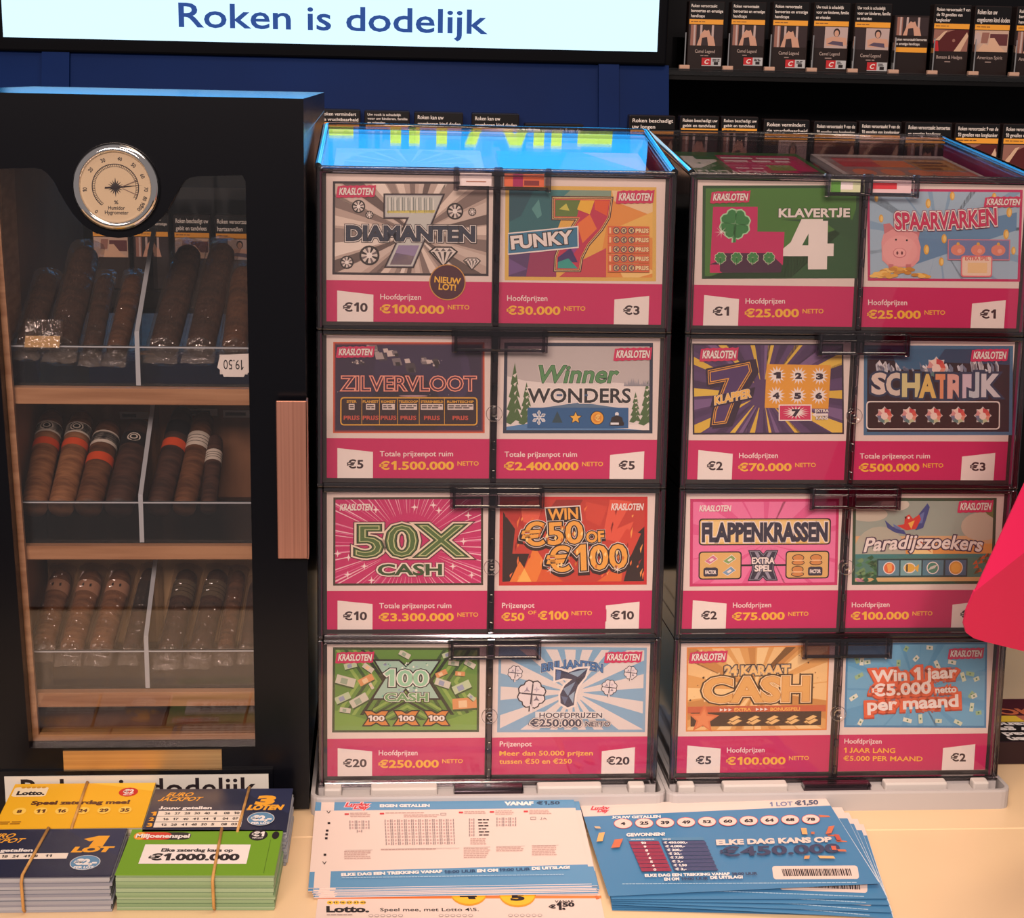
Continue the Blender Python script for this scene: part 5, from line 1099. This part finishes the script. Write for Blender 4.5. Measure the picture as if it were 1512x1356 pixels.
card(1, 3, 0, [(150, 42), (752, 50), (743, 568), (137, 570)], '€5', HP_, '€100.000', .385, 'golden poster with large CASH lettering and gold bars', c_gold, bx=(182, 80, 328, 128))
card(1, 3, 1, [(780, 45), (1390, 45), (1360, 553), (767, 565)], '€2', HP_, '', .3, 'sky blue poster with white lettering on orange outline and scattered banknotes', c_year, bx=(1204, 74, 1346, 118), lines2=(('1 JAAR LANG', .34), ('€5.000 PER MAAND', .525)))
# the second amount on the flame poster's strip
o = [c for c in COLL.objects if c.get('label', '').startswith('red flame')][0]
a = Art([(760, 50), (1418, 52), (1405, 612), (757, 608)], CW, CH, layer=24)
a.rect(890, 530, 1220, 580, MAGENTA); a.text('OF', 897, 930, 548, 15, GOLD, .02); a.text('€100', 940, 1062, 570, 34, GOLD, .03); a.text('NETTO', 1076, 1160, 553, 17, GOLD, .016); a.build('prize_print', o)

# ---- ticket pads lying in the two top boxes, seen through the lids
def pad(s, l, draw, label):
    k = ((.035, .155), (.0365, .232))[s]; k = k[0] / (k[1] + .006); dep = (.125, .195)[s]
    x, y, w = STACKS[s]; P = Matrix.Translation((x, y, 0)) @ Matrix.Rotation(w, 4, 'Z') @ Matrix.Rotation(-TILT, 4, 'X') @ Vector((l * LP + .004, .010, 3 * HP + .1130))
    t = thing('ticket_pad', label, 'tickets', P, (-TILT + math.atan(k), 0, w), 'ticket pads inside the top boxes')
    m = M(); m.box(0, .126, 0, dep, -.006, 0, col(206, 196, 190)); m.build('pad_sheets', t)
    a = Art([(0, 0), (100, 0), (100, 90), (0, 90)], .126, dep, FLAT); draw(a); a.build('top_print', t)
def d_green(a):
    a.rect(0, 0, 100, 90, col(56, 104, 42)); a.rect(36, 8, 96, 60, col(190, 34, 96)); a.text('4', 8, 30, 44, 30, WHITE, .05, flip=True); a.text('KLAVERTJE', 4, 58, 62, 12, WHITE, .03, flip=True)
    a.lines(38, 94, 14, 8, 2, 4, WHITE); a.rect(64, 34, 82, 48, col(110, 150, 60)); a.rect(82, 50, 96, 74, col(80, 40, 60)); a.lines(40, 60, 42, 6, 1, 3, WHITE); a.rect(60, 66, 100, 90, col(226, 206, 200))
def d_pink(a):
    a.rect(0, 0, 100, 90, col(206, 196, 196)); a.rect(4, 6, 96, 84, col(150, 130, 130)); a.rect(10, 10, 40, 34, col(190, 60, 70)); a.rect(38, 16, 62, 34, col(226, 120, 70)); a.rect(64, 12, 96, 40, col(186, 130, 66)); a.lines(66, 94, 18, 8, 3, 5, col(110, 60, 40))
    for x in (18, 38, 58): a.circ(x, 48, 8, col(222, 130, 96))
    a.rect(66, 44, 96, 60, col(206, 110, 90)); a.text('SPAARVARKEN', 60, 98, 78, 12, col(170, 40, 60), .03, flip=True)
def d_grey(a):
    a.rect(0, 0, 100, 90, col(206, 204, 206)); a.rays(50, 45, [col(160, 156, 160)], 16, 44, .8)
def d_multi(a):
    a.rect(0, 0, 100, 90, col(120, 140, 150)); a.poly([(0, 0), (50, 0), (30, 90), (0, 90)], col(60, 130, 140)); a.poly([(60, 0), (100, 0), (100, 60)], col(226, 160, 80))
pad(0, 0, d_grey, 'pale grey ticket pad lying under the blue lit lid at left'); pad(0, 1, d_multi, 'teal and orange ticket pad lying under the blue lit lid at right')
pad(1, 0, d_green, 'green and pink ticket pad lying upside down under the clear lid of the right stack'); pad(1, 1, d_pink, 'ticket pad with orange tokens lying upside down under the right stack lid, right lane')
# ------------------------------------------------------------------ ticket bundles held by rubber bands
def bundle(name_label, x, y, W, D, H, rz, top, edge, draw, band, group='banded ticket bundles on the counter'):
    t = thing('ticket_bundle', name_label, 'ticket bundle', (x, y, ZC + .0002), (0, 0, rz), group)
    m = M(); z = 0; random.seed(int(abs(x) * 9999)); k = 0
    while z < H - .0012:
        h = random.uniform(.0012, .0036); h = min(h, H - .0008 - z); o, p = random.uniform(-.0016, .0010), random.uniform(-.0018, .0006)
        m.box(o * .5, W + o, -p * .6, D + p * .3, z, z + h * .90, edge[k % len(edge)]); m.box(.0015, W - .0015, .0012, D - .0012, z + h * .90, z + h, col(70, 66, 70)); z += h; k += 1
    m.build('ticket_sheets', t)
    m = M(); m.box(-.0004, W + .0004, -.0006, D, H - .0008, H, top); tp = m.build('top_ticket', t)
    a = Art([(0, 0), (100, 0), (100, 100), (0, 100)], W, D, Matrix.Translation((0, 0, H))); draw(a); a.build('top_print', tp)
    (bx, fx, lx) = band; r = .0012; e = .0009
    m = M(); P = [(bx, D + e, H - .004), (bx, D + e * .4, H + e), ((bx + fx) / 2, D / 2, H + e), (fx, -e * .4, H + e), (fx - .0005, -e - .0018, H - .004), (lx, -e - .0018, .004), (lx, -.0002, .0014), (bx, D, .0014), (bx, D + e, .004)]
    m.tube(P, r, RUBBER, 8, True); tag(m.build('rubber_band', t), 'tan rubber band')
ORG = col(236, 166, 50); NAV = col(34, 38, 64, .45); LBL = col(96, 140, 176)
E1 = (col(150, 152, 160), col(164, 166, 172), col(136, 138, 150)); E2 = (col(138, 164, 124), col(152, 174, 138), col(126, 154, 114)); E3 = (col(206, 196, 170), col(190, 186, 170))
def euro(a, n, rows, word):
    a.rect(0, 0, 100, 100, NAV); a.poly([(60, 0), (100, 0), (100, 60), (78, 30)], col(40, 46, 78))
    for t, x0, x1, y in (('EURO', 9, 27, 18), ('JACKPOT', 4, 34, 29)): a.text(t, x0, x1, y, 9.5, ORG, .025, sh=.25)
    a.text(n, 76, 86, 38, 20, ORG, .07, sh=.1); a.text(word, 70, 94, 51, 11, ORG, .07, sh=.15)
    a.text('Jouw getallen', 7, 44, 49, 6.5, WHITE, .04)
    for k, r in enumerate(rows):
        y = 53 + k * 13.5; a.rect(7, y, 68, y + 12, col(236, 222, 208))
        if len(rows) > 1: a.text(str(k + 1), 2.5, 5.5, y + 10, 8, ORG, .05)
        xs = r.split(' '); 
        for j, q in enumerate(xs): a.text(q, 12 + j * 7, 12 + j * 7 + 1.9 * len(q), y + 8.4, 5, INK, .03)
    a.circ(81, 74, 9.6, WHITE, 15.4, 28); a.circ(81, 74, 9.2, LBL, 14.6, 28); a.text('€2,-', 74.5, 88, 78, 11, WHITE, .07); a.text('PER LOT', 75, 87.5, 86, 4.6, WHITE, .05)
def euro1(a):
    euro(a, '1', ('12 13 18 24 41 8 11',), 'LOT')
def euro3(a):
    euro(a, '3', ('26 27 28 30 40 4 08 10', '16 17 40 41 44 1 04 07', '12 28 41 48 50 5 08 03'), 'LOTEN')
def yellow(a):
    a.rect(0, 0, 100, 100, col(236, 178, 34)); a.poly([(55, 0), (100, 0), (100, 20)], col(244, 196, 60))
    a.rrect(1, 8, 25, 30, 3, col(240, 222, 190)); a.hold = True
    for k in range(5): a.circ(7 + k * 3.6, 8.5, 1.7, col(206, 150, 30), 2.4, 10)
    a.hold = False; a.l += 1; a.text('Lotto.', 4.5, 23.5, 26, 9, INK, .05)
    a.circ(83, 22, 6.8, col(200, 44, 36), 10.5, 28); a.text('€2', 79.5, 86.5, 25, 9.5, WHITE, .05); a.text('PER LOT', 80, 86, 29.5, 2.6, WHITE, .03)
    BRN = col(88, 44, 18); a.text('Speel zaterdag mee!', 18, 86, 49, 8.5, BRN, .05)
    for k, q in enumerate(('8', '11', '16', '24', '29', '35')): x = 12 + k * 14.6; a.circ(x, 64, 4.6, col(246, 204, 90), 8, 20); a.text(q, x - 1.4 * len(q), x + 1.4 * len(q), 67.5, 7, BRN, .05)
    a.lines(2, 17, 87, 4, 2, 1.6, col(150, 100, 24))
def green(a):
    a.rect(0, 0, 100, 100, col(112, 158, 38)); a.rrect(2.5, 6, 40, 24, 6, col(40, 34, 36)); a.rrect(2.5, 6, 27, 24, 6, col(206, 60, 44)); a.circ(6.5, 15, 4, col(236, 156, 50), 9); a.text('Miljoenenspel', 4, 39, 19, 9, WHITE, .04)
    a.circ(84.5, 13, 6.2, INK, 12.5, 28); a.text('€1', 80.5, 88, 15, 10, WHITE, .05); a.text('PER LOT', 81, 88, 20.5, 3, WHITE, .03); a.circ(96, 13, 2.4, INK, 9)
    a.rect(12, 35, 81, 78, col(240, 230, 226)); a.text('Elke zaterdag kans op', 24, 70, 51, 7, INK, .045); a.text('€1.000.000', 18, 75, 70, 14, INK, .05)
    a.hold = True
    for k in range(22): a.rect(93.2, 24 + k * 3.4, 93.5, 26.2 + k * 3.4, col(60, 90, 30))
    a.hold = False
bundle('yellow topped ticket bundle in rubber band, back left beside the warning board', -.2545, -.1045, .1135, .0780, .0300, 0, col(236, 178, 34), E3, yellow, (.058, .060, .060))
bundle('navy ticket bundle showing an orange 3, back right beside the yellow one', -.1395, -.1135, .1115, .0750, .0300, -.012, NAV, E1, euro3, (.076, .074, .074))
bundle('navy ticket bundle showing an orange 1, front left at the photo edge', -.2685, -.1810, .1160, .0740, .0300, -.005, NAV, E1, euro1, (.056, .052, .052))
bundle('green topped ticket bundle in rubber band with white field, front right of the four', -.1492, -.1800, .1165, .0705, .0300, -.030, col(112, 158, 38), E2, green, (.069, .072, .072))

# ------------------------------------------------------------------ forms and loose tickets
BLU = col(92, 144, 184, .42); FORMP = col(226, 204, 194, .5); PINKR = col(206, 60, 66); GRY = col(150, 130, 130)
def script_logo(a, x0, x1, y0, y1):
    w, h = x1 - x0, y1 - y0
    a.text('Lucky', x0, x0 + w * .8, y0 + h * .62, h * .62, PINKR, .05, ((.13, col(244, 196, 200)),), sh=.5); a.text('Day', x0 + w * .3, x0 + w * .78, y1, h * .55, PINKR, .05, ((.13, col(244, 196, 200)),), sh=.5)
FW, FD = .2165, .1330
def form_sheet(x, y, z, rz, label, group, top=False, rx=0.0):
    t = thing('play_form', label, 'form', (x, y, z), (rx, 0, rz), group)
    m = M(); m.box(0, FW, 0, FD, 0, .0005, FORMP, 0); m.build('paper_sheet', t)
    q = [(132, 272), (1338, 264), (1428, 690), (88, 688)]; a = Art(q, FW, FD, Matrix.Translation((0, 0, .0005)))
    a.nrect(0, .885, 1, 1, BLU); a.npoly([(0, 0), (1, 0), (1, .212), (0, .172)], BLU); a.nrect(.022, .885, .072, 1, FORMP); a.nrect(.018, 0, .075, .174, FORMP)
    if top:
        script_logo(a, 268, 400, 278, 312); a.text('EIGEN GETALLEN', 430, 660, 303, 14, WHITE, .05); a.text('VANAF', 1016, 1146, 297, 19, WHITE, .07); a.text('€1,50', 1166, 1272, 294, 17, col(52, 70, 96), .03)
        for x, y, w in ((190, 384, 8), (181, 422, 8), (178, 441, 8), (176, 460, 8), (168, 539, 8)): a.rect(x - 6, y - 5, x + 6, y + 5, INK)
        for x, y in ((190, 328), (165, 577)):
            a.line((x - 8, y - 6), (x, y + 6), 3, INK); a.line((x, y + 6), (x + 8, y - 6), 3, INK)
        a.hold = True
        for x in (264, 428, 798, 944, 1104): a.rect(x, 326 + (264 - x) * .009 + 10, x + 20, 344 + (264 - x) * .009, PINKR)
        def cells(x0, y0, x1, y1, nx, ny, skew=0):
            for i in range(nx):
                for j in range(ny):
                    cx = x0 + (x1 - x0) * (i + .5) / nx + skew * j; cy = y0 + (y1 - y0) * (j + .5) / ny; w, h = (x1 - x0) / nx * .38, (y1 - y0) / ny * .40
                    for s_ in (-1, 1): a.rect(cx + s_ * w - 2.2, cy - h, cx + s_ * w + 2.2, cy + h, GRY)
                    a.rect(cx - 4, cy - h * .6, cx + 4, cy + h * .6, col(196, 160, 156))
        cells(448, 368, 776, 498, 10, 8, .6); cells(284, 372, 380, 418, 3, 3); cells(318, 420, 345, 434, 1, 1); cells(974, 362, 1070, 410, 3, 3); cells(845, 366, 872, 460, 1, 6)
        for k in range(6): a.lines(888 + k, 942, 372 + k * 15.5, 8, 1, 5, INK, .1)
        a.frame(1136, 362, 1162, 376, 2, GRY); a.hold = False; a.l += 1; a.text('JA', 1182, 1214, 376, 11, GRY, .0); a.frame(712, 338, 738, 350, 2, GRY)
        for x0, x1, y0, n in ((290, 390, 334, 3), (454, 650, 334, 1), (540, 716, 346, 2), (824, 930, 330, 2), (970, 1060, 328, 3), (1130, 1240, 326, 3), (258, 392, 524, 5), (430, 750, 518, 1), (852, 940, 470, 4), (820, 950, 518, 6), (974, 1110, 514, 3), (1144, 1276, 510, 6)): a.lines(x0, x1, y0, 8.5, n, 3.0, col(186, 148, 140), .2)
        a.hold = True
        for x0, x1, y in ((262, 392, 521), (430, 800, 517), (820, 945, 513), (974, 1110, 511), (1142, 1270, 508)): a.rect(x0, y, x1, y + 1.2, GRY)
        a.hold = False; a.l += 1; NVT = col(44, 74, 112)
        for s_, x0, x1, y, mm in (('ELKE DAG EEN TREKKING VANAF', 244, 716, 641, WHITE), ('18:00 UUR', 728, 876, 635, NVT), ('EN OM', 884, 980, 633, WHITE), ('19:00 UUR', 988, 1134, 630, NVT), ('DE UITSLAG!', 1144, 1322, 626, WHITE)): a.text(s_, x0, x1, y, 13, mm, .06 if mm is WHITE else .03, rot=1)
        a.lines(244, 1316, 648, 4, 1, 3, col(170, 200, 222), .02)
    a.build('form_print', t); return t
random.seed(2)
for k in range(9): form_sheet(-.0075 + .0003 * k * (-1) ** k + (.0035 if k < 6 else .001), -.1652 + .0005 * random.uniform(-1, 1) - (.0004 * (8 - k)), ZC + .0012 + k * .0006, random.uniform(-.003, .003), 'blue edged white lottery form lying in the stack under the printed top form', 'lottery forms stacked before the left dispenser base', False, .0050 * k)
form_sheet(-.0085, -.1630, ZC + .0012 + 9 * .0006, .001, 'printed white lottery form with number grid on top of the form stack', 'lottery forms stacked before the left dispenser base', True, .0460)

t = thing('play_form', 'white lottery slip with two yellow balls at the bottom photo edge, under the form stack', 'form', (-.0030, -.2660, ZC + .0003), (0, 0, -.018))
m = M(); m.box(0, .2150, 0, .1500, 0, .0006, FORMP); m.build('paper_sheet', t)
a = Art([(119, 730), (1465, 724), (1478, 829), (106, 836)], .2150, .0300, Matrix.Translation((0, .0690, .0006)))
a.rect(118, 721, 1470, 735, col(232, 128, 64)); a.poly([(1436, 722), (1450, 720), (1462, 738), (1446, 742)], col(206, 110, 60))
a.hold = True
for k in range(6): a.circ(176 + k * 31, 755, 15, col(240, 190, 60), 10, 12)
a.hold = False; a.l += 1; a.text('4 11 16 27 31 45', 168, 344, 759, 9, INK, .03); a.text('Lotto.', 162, 356, 804, 31, INK, .05)
a.text('Speel mee, met Lotto 4\\5.', 412, 880, 801, 18, INK, .01)
BAL = col(244, 186, 40, .3)
for x, y, q_ in ((835, 708, '4'), (1068, 716, '5')): a.circ(x, y, 88, col(214, 150, 30), 66, 32); a.circ(x, y - 4, 84, BAL, 60, 32); a.rect(x - 30, y + 16, x + 26, y + 19, INK)
a.text('4', 806, 866, 736, 36, INK, .08, sh=-.3); a.text('5', 1042, 1094, 746, 34, INK, .06)
a.text('VANAF', 1246, 1334, 759, 12, INK, .02); a.text('€', 1218, 1246, 788, 18, INK, .05); a.text('1,', 1256, 1290, 794, 34, INK, .06); a.text('50', 1284, 1336, 779, 20, INK, .05)
for c_, r_, q_ in ((GRY, 11, 7), (FORMP, 9, 5)):
    a.hold = True
    for x0 in (368, 700, 1030):
        for k in range(6): a.circ(x0 + k * 28, 824, r_, c_, q_, 12)
    a.hold = False; a.l += 1
a.lines(160, 300, 818, 8, 1, 4, GRY); a.build('slip_print', t)

# ---- fanned blue tickets
TW, TD = .2110, .1500; TB = col(70, 128, 172, .42)
def blue_ticket(x, y, z, rz, ry, label, group, top=False, bar=False):
    t = thing('lottery_ticket', label, 'ticket', (x, y, z), (0, ry, rz), group)
    m = M(); m.box(0, TW, 0, TD, 0, .0005, col(206, 214, 222), 0); m.build('paper_sheet', t)
    a = Art([(42, 220), (855, 183), (1010, 487), (112, 520)], TW, TD, Matrix.Translation((0, 0, .0005)))
    a.nrect(0, 0, 1, .868, TB); a.nrect(0, .868, 1, 1, FORMP)
    if top or bar:
        a.rrect(659, 430, 945, 472, 9, FORMP); a.hold = True; x_ = 690; random.seed(4)
        while x_ < 916:
            w = random.uniform(1.2, 5); a.poly([(x_, 440), (x_ + w, 439.6), (x_ + w + 3, 462), (x_ + 3, 462.4)], INK); x_ += w + random.uniform(1.2, 3)
        a.hold = False; a.l += 1; a.lines(160, 940, 482, 4, 1, 2.4, col(170, 196, 214), .02)
        for x0, y0, r in ((850, 262, 8), (872, 330, 6), (900, 350, 6)): a.poly([(x0 - 18, y0 - r * .6), (x0 + 18, y0 - r * .2), (x0 + 22, y0 + r * .5), (x0 - 12, y0 + r * .5)], col(206, 112, 78))
    if top:
        script_logo(a, 76, 146, 222, 244); NVT = col(60, 66, 96)
        a.text('1 LOT', 672, 748, 226, 15, col(110, 120, 160), .02, rot=2.4); a.text('€1,50', 758, 834, 222, 16, col(80, 84, 110), .04, rot=2.4)
        a.text('JOUW GETALLEN', 144, 304, 268, 9, WHITE, .05, rot=1)
        for k, q_ in enumerate(('4', '25', '39', '49', '52', '60', '63', '64', '68', '78')):
            x, y = 179 + 69.6 * k, 286 - 1.1 * k; a.circ(x, y, 31, PINKR, 17.5, 24); a.circ(x, y, 29, FORMP, 16, 24); w = 6.5 * len(q_); a.text(q_, x - w, x + w, y + 5, 10.5, INK, .05)
        a.text('GEWONNEN?', 188, 314, 333, 11, WHITE, .05, rot=1)
        a.poly([(190, 339), (286, 338), (290, 348), (194, 349)], col(86, 134, 170)); a.poly([(300, 338), (440, 337), (443, 347), (304, 348)], col(86, 134, 170)); a.lines(200, 280, 342, 4, 1, 2.6, WHITE, .1); a.lines(306, 340, 342, 4, 1, 2.6, WHITE, .1)
        for k, (p_, v_) in enumerate((('10', '€ 450.000,-'), ('9', '€ 4.000,-'), ('8', '€ 200,-'), ('7', '€ 20,-'), ('6', '€ 7,50'), ('5', '€ 3,-'), ('4', '€ 1,50'), ('0', '€ 3,-'))):
            x, y = 193 + k * 4.2, 351 + k * 12.7; a.poly([(x, y), (x + 98, y - 1), (x + 103, y + 10), (x + 5, y + 11)], col(150, 52, 78)); a.poly([(x + 108, y - 1), (x + 250, y - 2), (x + 257, y + 9), (x + 113, y + 10)], col(70, 76, 112))
            a.text(p_, x + 48 - 4 * len(p_), x + 48 + 4 * len(p_), y + 8.6, 7, WHITE, .04); a.text(v_, x + 116, x + 116 + 7 * len(v_), y + 7.6, 7, WHITE, .04)
        a.text('ELKE DAG KANS OP', 484, 866, 366, 17, FORMP, .06, rot=1.2); a.text('€450.000', 494, 890, 404, 30, NVT, .03, rot=1.6)
        a.text('ELKE DAG EEN TREKKING VANAF', 236, 514, 468, 8.5, WHITE, .05, rot=.8); a.text('18:00 UUR', 522, 606, 464, 8, NVT, .03, rot=.8); a.text('EN OM', 298, 346, 480, 8.5, WHITE, .05, rot=.8); a.text('19:00 UUR', 354, 442, 479, 8, NVT, .03, rot=.8); a.text('DE UITSLAG!', 450, 556, 476, 8.5, WHITE, .05, rot=.8)
        for x0, y0, w, h, c, s_ in ((94, 305, 9, 4, (206, 176, 140), 4), (102, 338, 10, 14, (236, 176, 110), -10), (154, 360, 14, 13, (206, 112, 78), -14), (779, 322, 9, 11, (236, 170, 110), 2), (866, 318, 10, 12, (206, 112, 78), -14), (890, 344, 8, 11, (190, 84, 70), 8), (872, 380, 8, 7, (206, 100, 78), 2), (898, 388, 14, 4, (200, 110, 80), 4), (778, 410, 9, 5, (206, 150, 100), -4), (844, 410, 26, 5, (226, 176, 120), 6), (807, 329, 6, 4, (190, 110, 80), 0)):
            a.poly([(x0 - w - s_ * .5, y0 - h), (x0 + w - s_ * .5, y0 - h + s_ * .2), (x0 + w + s_ * .5, y0 + h), (x0 - w + s_ * .5, y0 + h - s_ * .2)], col(*c))
    a.build('ticket_print', t); return t
GB = 'blue tickets fanned on the counter'
for k in range(4): blue_ticket(.2205 + .0006 * (k % 2), -.1905 + .0012 * k, ZC + .0003 + .0007 * k, -.016 * (3 - k) - .020, 0, 'blue ticket lying nearly hidden at the bottom of the fanned pile', GB, False, k == 3)
for k, (rz, dy, lb) in enumerate(((-.125, -.0015, 'blue fanned ticket turned furthest clockwise, its corner reaching furthest right and lowest'), (-.100, -.0010, 'blue fanned ticket, second furthest turned to the right'), (-.062, -.0010, 'blue fanned ticket, third from the top of the fan'), (-.032, -.0010, 'blue fanned ticket just under the top ticket of the fan'))):
    blue_ticket(.2206, -.1855 + dy + .0008 * k, ZC + .0032 + .0009 * k, rz, -.002 * (k + 1), lb, GB, False, True)
blue_ticket(.2188, -.1815, ZC + .0070, .034, -.020, 'blue printed lottery ticket with ten numbered balls on top of the fan', GB, True)

# ------------------------------------------------------------------ pink sign at the right, dark tobacco box
PINK = col(206, 26, 80, .5)
t = thing('promotional_sign', 'bright pink folded sign reaching in from the right photo edge before the right stack', 'sign', (.70, -.17, ZC))
X = Matrix.Translation((-.70, .17, -ZC))
def slab(m, P, th):
    n = len(P); vs = [(x, y, z) for x, y, z in P] + [(x + th[0], y + th[1], z + th[2]) for x, y, z in P]
    m.add(vs, [tuple(range(n)), tuple(range(2 * n - 1, n - 1, -1))] + [(k, (k + 1) % n, n + (k + 1) % n, n + k) for k in range(n)], PINK)
A = (.4728, -.200, .2345); B = (.6500, -.200, .3904)
m = M(); m.X = X; slab(m, [A, B, (.6500, -.200, .4700), (.5560, -.200, .4700)], (0, .0016, 0)); m.build('upper_panel', t)
m = M(); m.X = X; slab(m, [A, (.4708, -.1929, .2170), (.4720, -.1870, .2049), (.4769, -.1809, .1958), (.4854, -.1745, .1891), (.4973, -.1674, .1836), (.5376, -.1438, .1667), (.6500, -.0779, .1194), B], (-.0006, .0014, .0008))
m.build('lower_panel', t)
m = M(); m.X = X; m.tube([(.632, -.1155, ZC + .004), (.632, -.1155, .200)], .0030, CHROME, 12); m.build('post', t)
m = M(); m.X = X; m.box(.606, .662, -.160, -.075, ZC, ZC + .005, BLACKMATT, .0015); m.build('foot', t)
t = thing('tobacco_box', 'dark tobacco box with upside down warning lying right of the right dispenser stack', 'tobacco box', (.5935, .0567, ZC))
m = M(); m.box(0, .105, 0, .098, 0, .0234, col(40, 20, 26, .4), .0012, 1); m.build('box', t)
a = Art([(1400, 1035), (1512, 1035), (1512, 1095), (1400, 1095)], .105, .098, Matrix.Translation((0, 0, .0234)))
a.q = [(1462, 1032), (1545, 1032), (1520, 1095), (1440, 1095)]
a.npoly([(0, .55), (1, .55), (1, 1), (0, 1)], col(80, 26, 34)); a.rect(1462, 1038, 1489, 1046, col(96, 104, 150)); a.text('ROOK', 1456, 1512, 1056, 9, col(206, 110, 70), .04); a.rect(1462, 1058, 1492, 1067, col(232, 196, 60)); a.poly([(1492, 1058), (1532, 1058), (1526, 1070), (1492, 1066)], col(190, 110, 84))
a.npoly([(0, .46), (1, .38), (1, 0), (0, 0)], col(26, 18, 20))
for k, q_ in enumerate(('tand', 'uw ge', 'beschad', 'Roken')): a.text(q_, 1466 - 2 * k, 1466 - 2 * k + 6.4 * len(q_), 1074 + k * 7.2, 5.5, PKW, .04, flip=True)
a.build('top_print', t)
a = Art([(0, 0), (100, 0), (100, 24), (0, 24)], .105, .0234); a.X = UPRIGHT; a.lines(40, 90, 6, 7, 2, 4, col(84, 62, 60)); a.build('front_print', t)
